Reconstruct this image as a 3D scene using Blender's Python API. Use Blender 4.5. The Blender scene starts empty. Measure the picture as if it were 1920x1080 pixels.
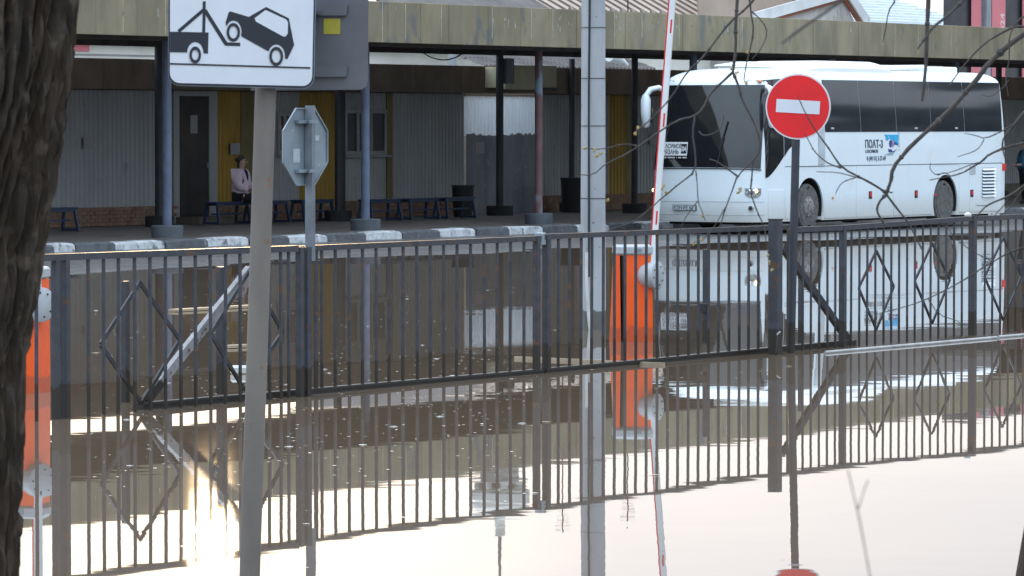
import bpy, bmesh, math, random
from mathutils import Vector, Matrix, noise
R = math.radians
random.seed(7)
C = bpy.context.scene.collection
sc = bpy.context.scene

# ------------------------------------------------------------------ camera
F = 8300.0; H = 2.4; TH = math.atan((540-232)/F)
cam = bpy.data.cameras.new("camera"); co = bpy.data.objects.new("camera", cam); C.objects.link(co)
co.location = (0, 0, H); co.rotation_euler = (math.pi/2-TH, 0, 0)
cam.sensor_width = 36; cam.lens = F/1920*36; cam.clip_start = 0.5; cam.clip_end = 3000
cam.dof.use_dof = True; cam.dof.focus_distance = 62; cam.dof.aperture_fstop = 26
sc.camera = co
# ------------------------------------------------------------------ light
SUN_EL, SUN_AZ = R(5.45), R(-3.9)          # low sun ahead of the camera, a little left, behind thin cloud
W = bpy.data.worlds.new("World"); sc.world = W; W.use_nodes = True
nt = W.node_tree; nt.nodes.clear()
N = nt.nodes.new; L = nt.links.new
out = N('ShaderNodeOutputWorld'); bg = N('ShaderNodeBackground'); bg.inputs[1].default_value = 0.15
sky = N('ShaderNodeTexSky'); sky.sky_type = 'NISHITA'; sky.sun_disc = False
sky.sun_elevation = SUN_EL; sky.sun_rotation = SUN_AZ; sky.dust_density = 2.0; sky.air_density = 1.0; sky.ozone_density = 1.5
tc = N('ShaderNodeTexCoord'); mp = N('ShaderNodeMapping'); mp.inputs[3].default_value = (1, 1, 4)
nz = N('ShaderNodeTexNoise'); nz.inputs['Scale'].default_value = 2.2; nz.inputs['Detail'].default_value = 4
cr = N('ShaderNodeMapRange'); cr.inputs[1].default_value = .3; cr.inputs[2].default_value = .7; cr.inputs[3].default_value = .86; cr.inputs[4].default_value = .97
mx = N('ShaderNodeMix'); mx.data_type = 'RGBA'; # thin high cloud veil: warm white round the sun, bluer away from it
sdv = (math.sin(SUN_AZ)*math.cos(SUN_EL), math.cos(SUN_AZ)*math.cos(SUN_EL), math.sin(SUN_EL))
dt = N('ShaderNodeVectorMath'); dt.operation = 'DOT_PRODUCT'; dt.inputs[1].default_value = sdv; L(tc.outputs['Generated'], dt.inputs[0])
dr = N('ShaderNodeMapRange'); dr.interpolation_type = 'SMOOTHSTEP'; dr.inputs[1].default_value = -.3; dr.inputs[2].default_value = 1.0; L(dt.outputs['Value'], dr.inputs[0])
vm = N('ShaderNodeMix'); vm.data_type = 'RGBA'; vm.inputs[6].default_value = (2.75, 3.35, 3.95, 1); vm.inputs[7].default_value = (2.84, 3.05, 3.42, 1); L(dr.outputs[0], vm.inputs[0]); 
sxz = N('ShaderNodeSeparateXYZ'); L(tc.outputs['Generated'], sxz.inputs[0])      # cloud cover is brighter overhead than at the horizon
er = N('ShaderNodeMapRange'); er.inputs[1].default_value = .08; er.inputs[2].default_value = .9; er.inputs[3].default_value = .9; er.inputs[4].default_value = 2.6; L(sxz.outputs[2], er.inputs[0])
vs_ = N('ShaderNodeVectorMath'); vs_.operation = 'SCALE'; L(vm.outputs[2], vs_.inputs[0]); L(er.outputs[0], vs_.inputs['Scale']); 
au0 = N('ShaderNodeMapRange'); au0.inputs[1].default_value = .992; au0.inputs[2].default_value = 1.0; L(dt.outputs['Value'], au0.inputs[0])   # aureole of the veiled sun
au1 = N('ShaderNodeMath'); au1.operation = 'POWER'; au1.inputs[1].default_value = 6; L(au0.outputs[0], au1.inputs[0])
au = N('ShaderNodeMath'); au.operation = 'MULTIPLY'; au.inputs[1].default_value = 5.5; L(au1.outputs[0], au.inputs[0])
ac_ = N('ShaderNodeVectorMath'); ac_.operation = 'SCALE'; ac_.inputs[0].default_value = (1, .7, .3); L(au.outputs[0], ac_.inputs['Scale'])
aa = N('ShaderNodeVectorMath'); aa.operation = 'ADD'; L(vs_.outputs[0], aa.inputs[0]); L(ac_.outputs[0], aa.inputs[1]); L(aa.outputs[0], mx.inputs[7])
L(tc.outputs['Generated'], mp.inputs[0]); L(mp.outputs[0], nz.inputs[0]); L(nz.outputs[0], cr.inputs[0]); L(cr.outputs[0], mx.inputs[0])
hs0 = N('ShaderNodeHueSaturation'); hs0.inputs['Saturation'].default_value = .5; hs0.inputs['Value'].default_value = .4; L(sky.outputs[0], hs0.inputs['Color']); L(hs0.outputs[0], mx.inputs[6]); L(mx.outputs[2], bg.inputs[0]); L(bg.outputs[0], out.inputs[0])
sl = bpy.data.lights.new("sun", 'SUN'); sl.energy = .8; sl.angle = R(0.55); sl.color = (1, .68, .36)
so = bpy.data.objects.new("sun", sl); C.objects.link(so)
sd = Vector((math.sin(SUN_AZ)*math.cos(SUN_EL), math.cos(SUN_AZ)*math.cos(SUN_EL), math.sin(SUN_EL)))
so.rotation_euler = sd.to_track_quat('Z', 'Y').to_euler(); so.location = (0, 0, 30)
sc.view_settings.view_transform = 'Standard'; sc.view_settings.look = 'None'
sc.view_settings.exposure = 1.22; sc.view_settings.gamma = 1

# ------------------------------------------------------------------ frames
PH = R(32); SP, CP = math.sin(PH), math.cos(PH)
YK = 93.25; RZ = math.pi/2-PH            # station frame: x' runs along the kerb (away, right), -y' towards the camera
def P(u, w, z=0): return Vector((u*SP+w*CP, YK+u*CP-w*SP, z))
def ray(x, y):
    c, s = math.cos(TH), math.sin(TH)
    return Vector((x-960, F*c+(540-y)*s, -F*s+(540-y)*c))
def G(x, y, z=0):
    d = ray(x, y); t = (z-H)/d.z; return Vector((0, 0, H))+d*t
def AT(x, y, Y):
    d = ray(x, y); return Vector((0, 0, H))+d*(Y/d.y)
def SW(x, y, w):
    "pixel -> (u, z) on the vertical plane w = const of the station frame"
    d = ray(x, y); wn = Vector((CP, -SP, 0)); o = Vector((0, -YK, H))
    t = (w-o.dot(wn))/d.dot(wn); p = o+d*t
    return p.x*SP+p.y*CP, p.z
def SU(x, w, z=1.0):
    return SW(x, 300, w)[0]

# ------------------------------------------------------------------ materials
def lerp(a, b, t): return tuple(a[i]*(1-t)+b[i]*t for i in range(3))
def mat(name, c1, c2=None, scale=4, rough=.6, metal=0, bump=0, bscale=30, stretch=(1, 1, 1), rot=0, spots=None, spot_scale=6, spot_t=.62, spot_stretch=(1,1,1),
        wet=None, wet_z=.24, coat=0, spec=.5, emit=None, es=0, detail=5, rvar=0.1, spot_w=.06, wet_soft=.02):
    m = bpy.data.materials.new(name); m.use_nodes = True; t = m.node_tree; n = t.nodes; l = t.links
    b = n['Principled BSDF']; b.inputs['Roughness'].default_value = rough; b.inputs['Metallic'].default_value = metal
    b.inputs['Specular IOR Level'].default_value = spec; b.inputs['Coat Weight'].default_value = coat
    if c2 is None: c2 = tuple(min(1, v*.82) for v in c1)
    geo = n.new('ShaderNodeNewGeometry')
    def mapped(st):
        mpp = n.new('ShaderNodeMapping'); mpp.vector_type = 'TEXTURE'; mpp.inputs['Rotation'].default_value = (0, 0, rot)
        mpp.inputs['Scale'].default_value = tuple(1/s for s in st); l.new(geo.outputs['Position'], mpp.inputs[0]); return mpp
    ma = mapped(stretch)
    no = n.new('ShaderNodeTexNoise'); no.inputs['Scale'].default_value = scale; no.inputs['Detail'].default_value = detail; no.inputs['Roughness'].default_value = .6
    l.new(ma.outputs[0], no.inputs[0])
    ra = n.new('ShaderNodeMapRange'); ra.inputs[1].default_value = .35; ra.inputs[2].default_value = .65; l.new(no.outputs[0], ra.inputs[0])
    mi = n.new('ShaderNodeMix'); mi.data_type = 'RGBA'; mi.inputs[6].default_value = (*c1, 1); mi.inputs[7].default_value = (*c2, 1); l.new(ra.outputs[0], mi.inputs[0])
    col = mi.outputs[2]
    rr = n.new('ShaderNodeMapRange'); rr.inputs[3].default_value = max(0, rough-rvar); rr.inputs[4].default_value = min(1, rough+rvar); l.new(no.outputs[0], rr.inputs[0])
    ro = rr.outputs[0]
    if spots:
        mb_ = mapped(spot_stretch); n2 = n.new('ShaderNodeTexNoise'); n2.inputs['Scale'].default_value = spot_scale; n2.inputs['Detail'].default_value = 6; l.new(mb_.outputs[0], n2.inputs[0])
        r2 = n.new('ShaderNodeMapRange'); r2.inputs[1].default_value = spot_t; r2.inputs[2].default_value = spot_t+spot_w; l.new(n2.outputs[0], r2.inputs[0])
        m2 = n.new('ShaderNodeMix'); m2.data_type = 'RGBA'; l.new(r2.outputs[0], m2.inputs[0]); l.new(col, m2.inputs[6]); m2.inputs[7].default_value = (*spots, 1); col = m2.outputs[2]
    if wet:
        sx = n.new('ShaderNodeSeparateXYZ'); l.new(geo.outputs['Position'], sx.inputs[0])
        n3 = n.new('ShaderNodeTexNoise'); n3.inputs['Scale'].default_value = 9; l.new(geo.outputs['Position'], n3.inputs[0])
        soft = wet_soft; ad = n.new('ShaderNodeMath'); ad.operation = 'MULTIPLY_ADD'; ad.inputs[1].default_value = -.16; l.new(n3.outputs[0], ad.inputs[0]); l.new(sx.outputs[2], ad.inputs[2])
        r3 = n.new('ShaderNodeMapRange'); r3.inputs[1].default_value = wet_z-.08+.0; r3.inputs[2].default_value = wet_z-.08+soft; l.new(ad.outputs[0], r3.inputs[0])
        m3 = n.new('ShaderNodeMix'); m3.data_type = 'RGBA'; m3.inputs[6].default_value = (*wet, 1); l.new(r3.outputs[0], m3.inputs[0]); l.new(col, m3.inputs[7]); col = m3.outputs[2]
    l.new(col, b.inputs['Base Color']); l.new(ro, b.inputs['Roughness'])
    if bump:
        n4 = n.new('ShaderNodeTexNoise'); n4.inputs['Scale'].default_value = bscale; n4.inputs['Detail'].default_value = 5; l.new(ma.outputs[0], n4.inputs[0])
        bu = n.new('ShaderNodeBump'); bu.inputs['Distance'].default_value = bump; bu.inputs['Strength'].default_value = .8
        l.new(n4.outputs[0], bu.inputs['Height']); l.new(bu.outputs[0], b.inputs['Normal'])
    if emit:
        b.inputs['Emission Color'].default_value = (*emit, 1); b.inputs['Emission Strength'].default_value = es
    return m
M = {}
WET = (.02, .015, .011)
M['fence'] = mat('fence_paint', (.05, .054, .068), (.032, .034, .042), 8, .5, spots=(.1, .045, .025), spot_scale=9, spot_t=.62, wet=WET, wet_z=.27)
M['gate'] = mat('gate_paint', (.048, .05, .062), (.03, .03, .036), 8, .5, spots=(.1, .05, .03), spot_scale=12, spot_t=.6, wet=WET, wet_z=.27)
M['brace'] = mat('brace_paint_and_lit_edge', (.3, .29, .3), (.2, .19, .2), 8, .5, spots=(.1, .05, .03), spot_scale=12, spot_t=.62, wet=WET, wet_z=.2)
M['concrete'] = mat('pole_concrete', (.39, .41, .44), (.3, .315, .34), 3, .85, bump=.004, bscale=60, stretch=(1, 1, .3), spots=(.14, .14, .14), spot_scale=18, spot_t=.68, wet=(.12, .115, .11), wet_z=.22)
M['cable'] = mat('cable_rubber', (.015, .016, .02), None, 5, .5)
M['conduit'] = mat('conduit_plastic', (.6, .6, .58), (.45, .45, .43), 5, .5)
M['orange'] = mat('barrier_orange', (.92, .115, .014), (.82, .095, .012), 3, .35, coat=.1, spots=(.6, .12, .03), spot_scale=14, spot_t=.72, wet=(.55, .085, .025), wet_z=.14)
M['grey_plastic'] = mat('barrier_grey', (.42, .44, .47), (.36, .38, .4), 6, .45)
M['dark'] = mat('dark_gap', (.012, .012, .013), None, 5, .7)
M['boom'] = mat('boom_white', (.72, .74, .77), (.62, .64, .66), 3, .35)
M['red'] = mat('reflective_red', (.72, .03, .03), (.6, .025, .025), 8, .35)
M['sign_red'] = mat('sign_red', (.78, .012, .016), (.66, .01, .014), 2, .35)
M['sign_white'] = mat('sign_white', (.66, .68, .74), (.6, .62, .68), 3, .4, spots=(.5, .5, .52), spot_scale=8, spot_t=.7)
M['sign_black'] = mat('sign_black', (.018, .02, .03), None, 3, .4)
M['zinc'] = mat('sign_zinc', (.27, .32, .36), (.2, .24, .275), 3, .4, .35, spots=(.42, .45, .46), spot_scale=10, spot_t=.66)
M['sign_grey'] = mat('sign_back_grey', (.12, .125, .14), (.09, .09, .105), 3, .5, spots=(.06, .05, .04), spot_scale=14, spot_t=.7)
M['sticker'] = mat('yellow_sticker', (.42, .37, .04), (.33, .29, .04), 9, .5)
M['steel_pole'] = mat('old_grey_pole', (.18, .158, .14), (.12, .104, .094), 3, .55, spots=(.2, .1, .06), spot_scale=16, spot_t=.66, stretch=(1, 1, .4))
M['oct_post'] = mat('grey_blue_post', (.17, .19, .22), (.12, .13, .155), 5, .5)
M['faded'] = mat('faded_label', (.4, .44, .47), (.3, .34, .36), 30, .6)
M['post_dark'] = mat('dark_pole_paint', (.04, .045, .06), (.03, .033, .042), 8, .5, wet=WET, wet_z=.3)
M['bark'] = mat('bark', (.042, .026, .015), (.018, .0115, .007), 16, .9, bump=.012, bscale=45, stretch=(1, 1, .22), spots=(.066, .047, .032), spot_scale=9, spot_t=.58)
M['twig'] = mat('twig_bark', (.04, .035, .035), (.075, .063, .055), 30, .8)
M['bud'] = mat('spring_bud', (.42, .34, .1), (.3, .2, .08), 60, .7)
M['fascia'] = mat('fascia_concrete', (.26, .218, .142), (.165, .142, .095), 1.6, .85, bump=.004, bscale=30, rot=RZ, stretch=(1, 1, .35), spots=(.13, .13, .12), spot_scale=2.6, spot_t=.6, spot_w=.1, spot_stretch=(1, 1, .5))
M['flake'] = mat('peeled_paint', (.42, .42, .38), (.13, .13, .12), 7, .85)
M['streak'] = mat('lime_streak', (.5, .5, .44), (.32, .31, .24), 7, .85)
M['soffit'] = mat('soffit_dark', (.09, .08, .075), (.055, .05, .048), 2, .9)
M['band'] = mat('rear_fascia_brown', (.26, .2, .15), (.17, .13, .1), 1.5, .85, stretch=(1, 1, .5))
M['corr'] = mat('corrugated_grey', (.48, .475, .47), (.4, .395, .39), 1.2, .5, rot=RZ, stretch=(1, 1, .3), spots=(.34, .33, .325), spot_scale=3, spot_t=.62, spot_w=.15)
M['corr_white'] = mat('corrugated_white', (.86, .89, .92), (.78, .81, .84), 2, .4)
def translucent(m, f):
    t = m.node_tree; n = t.nodes; b = n['Principled BSDF']; o = n['Material Output']; tr_ = n.new('ShaderNodeBsdfTranslucent'); tr_.inputs[0].default_value = (.92, .96, 1, 1)
    ms = n.new('ShaderNodeMixShader'); ms.inputs[0].default_value = f; t.links.new(b.outputs[0], ms.inputs[1]); t.links.new(tr_.outputs[0], ms.inputs[2]); t.links.new(ms.outputs[0], o.inputs[0])
translucent(M['corr_white'], .6)
M['old_metal'] = mat('weathered_sheet', (.3, .32, .34), (.22, .23, .25), 2, .6, stretch=(1.5, 1.5, .35), spots=(.36, .38, .38), spot_scale=5, spot_t=.62, spot_w=.12)
M['yellow'] = mat('corrugated_yellow', (.5, .3, .04), (.36, .21, .03), 1.5, .5, stretch=(1, 1, .4))
M['ochre'] = mat('trim_ochre', (.28, .21, .09), (.2, .15, .06), 2, .6)
M['frame'] = mat('window_frame_white', (.42, .42, .42), (.34, .34, .34), 3, .5)
M['pane'] = mat('dull_pane', (.05, .055, .062), (.035, .04, .045), 2, .15)
M['door'] = mat('brown_door', (.05, .04, .04), (.035, .03, .03), 4, .5)
M['paper'] = mat('notice_paper', (.46, .44, .45), (.36, .34, .35), 30, .8)
M['awning'] = mat('awning_olive', (.75, .7, .48), (.6, .55, .38), 1.5, .8, stretch=(1, 1, .5))
M['brick'] = mat('plinth_brick', (.34, .2, .14), (.22, .13, .09), 3, .9, spots=(.4, .3, .22), spot_scale=5, spot_t=.6)
M['mortar'] = mat('plinth_mortar', (.2, .17, .14), None, 5, .9)
M['blue_post'] = mat('blue_grey_post', (.13, .16, .24), (.09, .11, .17), 3, .5, spots=(.2, .12, .1), spot_scale=6, spot_t=.7)
M['dark_post'] = mat('black_post', (.045, .045, .055), (.03, .03, .036), 3, .5)
M['rust_post'] = mat('peeling_maroon_post', (.19, .1, .1), (.13, .07, .075), 2, .6, spots=(.2, .26, .33), spot_scale=3.5, spot_t=.56, spot_stretch=(1, 1, .3))
M['foot'] = mat('post_foot', (.1, .115, .135), (.07, .08, .09), 4, .8)
M['foot_dark'] = mat('post_foot_dark', (.035, .035, .038), None, 4, .8)
M['bench'] = mat('bench_blue', (.03, .055, .12), (.02, .035, .075), 6, .45, spots=(.1, .09, .09), spot_scale=12, spot_t=.68)
M['bin'] = mat('bin_black', (.02, .02, .022), None, 4, .6)
M['kerb_white'] = mat('kerb_white', (.55, .57, .59), (.36, .37, .39), 5, .8, spots=(.16, .16, .17), spot_scale=7, spot_t=.56, spot_w=.1, bump=.006, bscale=25)
M['kerb_black'] = mat('kerb_dark', (.1, .105, .12), (.06, .062, .07), 5, .8, spots=(.2, .2, .21), spot_scale=7, spot_t=.62, spot_w=.1, bump=.006, bscale=25)
M['bus'] = mat('bus_white', (.78, .85, .9), (.74, .81, .86), .8, .32, coat=.4, spots=(.66, .67, .67), spot_scale=1.3, spot_t=.6, spot_w=.3, wet=(.56, .56, .54), wet_z=.3, wet_soft=.6)
M['bus_bright'] = mat('bus_roof_white', (.84, .84, .82), (.76, .76, .74), 1.5, .45)
M['glass'] = mat('tinted_glass', (.03, .034, .042), (.022, .025, .031), 1, .06, spec=.75, rvar=.01)
M['glass_d'] = mat('windscreen_glass', (.012, .013, .016), (.016, .018, .02), 1, .05, spec=.8, rvar=.01)
M['black_rub'] = mat('black_rubber', (.02, .02, .022), None, 4, .7)
M['tyre'] = mat('dusty_tyre', (.13, .125, .122), (.07, .068, .066), 10, .85)
M['rim'] = mat('dusty_rim', (.27, .26, .25), (.15, .14, .135), 9, .7, spots=(.06, .055, .05), spot_scale=12, spot_t=.58)
M['pillar'] = mat('bus_pillar_grey', (.5, .54, .58), None, 4, .4)
M['lens'] = mat('lamp_lens', (.5, .52, .52), (.1, .1, .1), 14, .1, spec=.8)
M['chrome'] = mat('lamp_chrome', (.8, .8, .8), None, 10, .12, .9)
M['bulb'] = mat('lamp_bulb', (.9, .7, .4), None, 10, .3, emit=(1, .62, .25), es=2.2)
M['amber'] = mat('amber_lens', (.8, .25, .02), None, 10, .3)
M['louvre_in'] = mat('louvre_dark', (.03, .04, .07), None, 10, .6)
M['blue'] = mat('logo_blue', (.02, .42, .75), None, 10, .4)
M['navy'] = mat('logo_navy', (.03, .05, .22), None, 10, .4)
M['teal'] = mat('logo_teal', (.3, .45, .5), None, 10, .4)
M['mauve'] = mat('logo_mauve', (.4, .3, .5), None, 10, .4)
M['ink'] = mat('letter_ink', (.03, .06, .1), None, 10, .5)
M['pinkink'] = mat('letter_pink', (.6, .3, .35), None, 10, .5)
M['plate'] = mat('number_plate', (.55, .58, .6), None, 10, .5)
M['cream'] = mat('cream_render', (.72, .69, .62), (.62, .6, .54), .6, .9)
M['tile'] = mat('dark_tiles', (.1, .085, .08), (.06, .05, .05), 1.2, .7)
M['snow'] = mat('pale_metal', (.75, .75, .75), None, 1.2, .5)
M['brownroof'] = mat('brown_metal_roof', (.42, .33, .27), (.34, .27, .22), .6, .5)
M['brownrib'] = mat('roof_rib', (.2, .15, .12), None, .6, .5)
M['redwood'] = mat('gable_redwood', (.33, .12, .07), (.24, .09, .05), 1, .7)
M['gablebrick'] = mat('gable_brick', (.5, .47, .44), (.4, .37, .34), 2, .9)
M['paleblue'] = mat('pale_blue_roof', (.52, .62, .7), (.45, .55, .62), .4, .5)
M['banner'] = mat('red_banner', (.66, .2, .22), (.58, .17, .19), .6, .8)
M['bannerink'] = mat('banner_ink', (.85, .6, .62), None, 1, .8)
M['dkbuild'] = mat('dark_tower_wall', (.09, .085, .09), (.06, .055, .06), .8, .9)
M['stone'] = mat('tower_plaster', (.62, .6, .56), (.5, .48, .45), .5, .9)
M['tower_dark'] = mat('tower_roof', (.2, .19, .18), None, .5, .6)
M['wood'] = mat('floating_timber', (.42, .33, .23), (.3, .23, .16), 3, .8)
M['pipe'] = mat('floating_pipe', (.4, .4, .4), (.28, .27, .27), 3, .5)
M['skin'] = mat('skin', (.62, .38, .29), (.56, .33, .25), 8, .6)
M['hair'] = mat('hair_brown', (.05, .03, .022), (.08, .05, .035), 30, .6)
M['pink'] = mat('pink_jacket', (.85, .66, .76), (.75, .58, .68), 12, .9)
M['navycloth'] = mat('navy_cloth', (.03, .03, .06), None, 12, .9)
M['blackcloth'] = mat('black_cloth', (.022, .02, .025), None, 12, .9)
M['shoe'] = mat('shoe_leather', (.05, .035, .03), None, 12, .6)
M['bluecoat'] = mat('blue_coat', (.04, .2, .32), (.03, .14, .24), 12, .8)
M['glints'] = mat('glint_fleck', (.9, .88, .84), (.8, .76, .7), 40, .6)  # near-white colour stands for sun glints on floating debris
M['leafbit'] = mat('floating_leaf', (.08, .055, .035), None, 40, .7)
M['farwood'] = mat('far_trees', (.05, .05, .04), (.08, .075, .06), .5, .9)

# water: calm muddy flood
def water_mat():
    m = bpy.data.materials.new('flood_water'); m.use_nodes = True; t = m.node_tree; n = t.nodes; l = t.links; b = n['Principled BSDF']
    b.inputs['IOR'].default_value = 1.36; b.inputs['Roughness'].default_value = .012
    geo = n.new('ShaderNodeNewGeometry')
    no = n.new('ShaderNodeTexNoise'); no.inputs['Scale'].default_value = .25; no.inputs['Detail'].default_value = 4; l.new(geo.outputs['Position'], no.inputs[0])
    mi = n.new('ShaderNodeMix'); mi.data_type = 'RGBA'; mi.inputs[6].default_value = (.135, .096, .066, 1); mi.inputs[7].default_value = (.155, .112, .08, 1)
    l.new(no.outputs[0], mi.inputs[0]); l.new(mi.outputs[2], b.inputs['Base Color'])
    def nz_(sc_, det, st):
        mp_ = n.new('ShaderNodeMapping'); mp_.inputs['Scale'].default_value = st; l.new(geo.outputs['Position'], mp_.inputs[0])
        a = n.new('ShaderNodeTexNoise'); a.inputs['Scale'].default_value = sc_; a.inputs['Detail'].default_value = det; l.new(mp_.outputs[0], a.inputs[0]); return a
    a = nz_(1.3, 2, (1, 1, 1)); c = nz_(.35, 1, (1, 1.2, 1))
    pm = nz_(.06, 2, (1, 1, 1)); pr = n.new('ShaderNodeMapRange'); pr.inputs[1].default_value = .4; pr.inputs[2].default_value = .62; pr.inputs[3].default_value = .25; pr.inputs[4].default_value = 1.0; l.new(pm.outputs[0], pr.inputs[0])
    mu = n.new('ShaderNodeMath'); mu.operation = 'MULTIPLY'; l.new(a.outputs[0], mu.inputs[0]); l.new(pr.outputs[0], mu.inputs[1])
    mc = n.new('ShaderNodeMath'); mc.operation = 'MULTIPLY_ADD'; mc.inputs[1].default_value = 1.6; l.new(c.outputs[0], mc.inputs[0]); l.new(mu.outputs[0], mc.inputs[2])
    bu = n.new('ShaderNodeBump'); bu.inputs['Strength'].default_value = 1; bu.inputs['Distance'].default_value = .0010; l.new(mc.outputs[0], bu.inputs['Height']); l.new(bu.outputs[0], b.inputs['Normal'])
    return m
M['water'] = water_mat()
M['road'] = mat('wet_asphalt', (.13, .125, .125), (.07, .067, .067), .9, .3, bump=.004, bscale=22, spots=(.15, .14, .135), spot_scale=.8, spot_t=.55, spot_w=.12, rvar=.22)
M['platform'] = mat('platform_asphalt', (.13, .11, .1), (.085, .073, .067), 1.1, .6, bump=.004, bscale=25, spots=(.05, .045, .042), spot_scale=.7, spot_t=.55, spot_w=.1)

# ------------------------------------------------------------------ mesh builder
class MB:
    def __init__(s): s.v = []; s.f = []; s.sm = []
    def add(s, vs, fs, smooth=False):
        o = len(s.v); s.v += [tuple(v) for v in vs]; s.f += [tuple(i+o for i in f) for f in fs]; s.sm += [smooth]*len(fs); return s
    def box(s, x0, x1, y0, y1, z0, z1):
        vs = [(x, y, z) for z in (z0, z1) for y in (y0, y1) for x in (x0, x1)]
        return s.add(vs, [(0, 2, 3, 1), (4, 5, 7, 6), (0, 1, 5, 4), (2, 6, 7, 3), (0, 4, 6, 2), (1, 3, 7, 5)])
    def bbox(s, x0, x1, y0, y1, z0, z1, b=.01):
        "box with chamfered edges"
        bm = bmesh.new(); bmesh.ops.create_cube(bm, size=1)
        for v in bm.verts: v.co = Vector(((x0+x1)/2+v.co.x*(x1-x0), (y0+y1)/2+v.co.y*(y1-y0), (z0+z1)/2+v.co.z*(z1-z0)))
        bmesh.ops.bevel(bm, geom=bm.edges[:], offset=b, segments=1, affect='EDGES')
        bm.verts.index_update(); vs = [v.co[:] for v in bm.verts]; fs = [[v.index for v in f.verts] for f in bm.faces]; bm.free(); return s.add(vs, fs)
    def bar(s, a, b, wx, wy=None, up=(0, 0, 1)):
        "square bar between two points"
        a = Vector(a); b = Vector(b); d = (b-a).normalized(); wy = wy or wx
        upv = Vector(up)
        if abs(d.dot(upv)) > .95: upv = Vector((1, 0, 0))
        x = d.cross(upv).normalized(); y = x.cross(d).normalized()
        vs = [p+x*i*wx/2+y*j*wy/2 for p in (a, b) for i, j in ((-1, -1), (1, -1), (1, 1), (-1, 1))]
        return s.add(vs, [(3, 2, 1, 0), (4, 5, 6, 7), (0, 1, 5, 4), (1, 2, 6, 5), (2, 3, 7, 6), (3, 0, 4, 7)])
    def tube(s, pts, rad, n=12, caps=True, smooth=True):
        pts = [Vector(p) for p in pts]
        if not isinstance(rad, (list, tuple)): rad = [rad]*len(pts)
        vs = []; fs = []; prev = None
        for i, p in enumerate(pts):
            d = (pts[min(i+1, len(pts)-1)]-pts[max(i-1, 0)]).normalized()
            if prev is None:
                a = Vector((1, 0, 0)) if abs(d.x) < .8 else Vector((0, 1, 0)); x = d.cross(a).normalized()
            else: x = (prev-d*prev.dot(d)).normalized()
            prev = x; y = d.cross(x)
            for k in range(n):
                t = 2*math.pi*k/n; vs.append(p+(x*math.cos(t)+y*math.sin(t))*rad[i])
        for i in range(len(pts)-1):
            for k in range(n): fs.append((i*n+k, i*n+(k+1) % n, (i+1)*n+(k+1) % n, (i+1)*n+k))
        s.add(vs, fs, smooth)
        if caps:
            o = len(s.v)-len(vs); s.f += [tuple(o+k for k in reversed(range(n))), tuple(o+(len(pts)-1)*n+k for k in range(n))]; s.sm += [False, False]
        return s
    def prism(s, poly, axis, a, b):
        "poly: 2D points; extruded along axis 0/1/2 between a and b"
        n = len(poly)
        def mk(p, t):
            return {0: (t, p[0], p[1]), 1: (p[0], t, p[1]), 2: (p[0], p[1], t)}[axis]
        vs = [mk(p, a) for p in poly]+[mk(p, b) for p in poly]
        fs = [tuple(reversed(range(n))), tuple(range(n, 2*n))]+[(i, (i+1) % n, n+(i+1) % n, n+i) for i in range(n)]
        return s.add(vs, fs)
    def ell(s, c, r, nu=12, nv=8):
        c = Vector(c); vs = []; fs = []
        for j in range(nv+1):
            t = math.pi*j/nv
            for i in range(nu):
                a = 2*math.pi*i/nu; vs.append((c.x+r[0]*math.sin(t)*math.cos(a), c.y+r[1]*math.sin(t)*math.sin(a), c.z+r[2]*math.cos(t)))
        for j in range(nv):
            for i in range(nu): fs.append((j*nu+i, (j+1)*nu+i, (j+1)*nu+(i+1) % nu, j*nu+(i+1) % nu))
        return s.add(vs, fs, True)
    def shift(s, o):
        o = Vector(o); s.v = [tuple(Vector(v)-o) for v in s.v]; return s
    def mesh(s, name, m, fix=True):
        me = bpy.data.meshes.new(name); me.from_pydata([tuple(v) for v in s.v], [], s.f)
        me.polygons.foreach_set('use_smooth', s.sm)
        if fix:
            bm = bmesh.new(); bm.from_mesh(me); bmesh.ops.recalc_face_normals(bm, faces=bm.faces[:]); bm.to_mesh(me); bm.free()
        if m is not None: me.materials.append(m)
        me.update()
        if any(s.sm): me.set_sharp_from_angle(angle=R(38))
        return me
def link(name, me, parent=None, loc=None, **kw):
    o = bpy.data.objects.new(name, me); C.objects.link(o)
    if parent is not None: o.parent = parent
    if loc is not None: o.location = loc
    for k, v in kw.items(): o[k] = v
    return o
def part(name, mb, m, parent, **kw): return link(name, mb.mesh(name, m), parent, **kw)
def struct(name, mb, m, loc=None, rz=0):
    o = link(name, mb.mesh(name, m), None, loc, kind='structure'); o.rotation_euler = (0, 0, rz); return o
def thing(name, label, cat, loc=(0, 0, 0), rz=0, group=None):
    o = bpy.data.objects.new(name, None); C.objects.link(o); o.location = loc; o.rotation_euler = (0, 0, rz)
    o.empty_display_size = .2; o['label'] = label; o['category'] = cat
    if group: o['group'] = group
    return o
def single(name, mb, m, label, cat, loc=(0, 0, 0), rz=0, group=None):
    o = link(name, mb.mesh(name, m), None, loc, label=label, category=cat); o.rotation_euler = (0, 0, rz)
    if group: o['group'] = group
    return o
def text_mesh(s, size, extr=.001, off=0.0, align='LEFT', xs=1.0):
    cu = bpy.data.curves.new('lettering', 'FONT'); cu.body = s; cu.size = size; cu.extrude = extr; cu.offset = off; cu.align_x = align; cu.resolution_u = 3
    o = bpy.data.objects.new('tmp', cu); C.objects.link(o); bpy.context.view_layer.update()
    me = bpy.data.meshes.new_from_object(o.evaluated_get(bpy.context.evaluated_depsgraph_get()))
    bpy.data.objects.remove(o); bpy.data.curves.remove(cu); me.transform(Matrix.Diagonal((xs, 1, 1, 1))); return me
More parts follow.
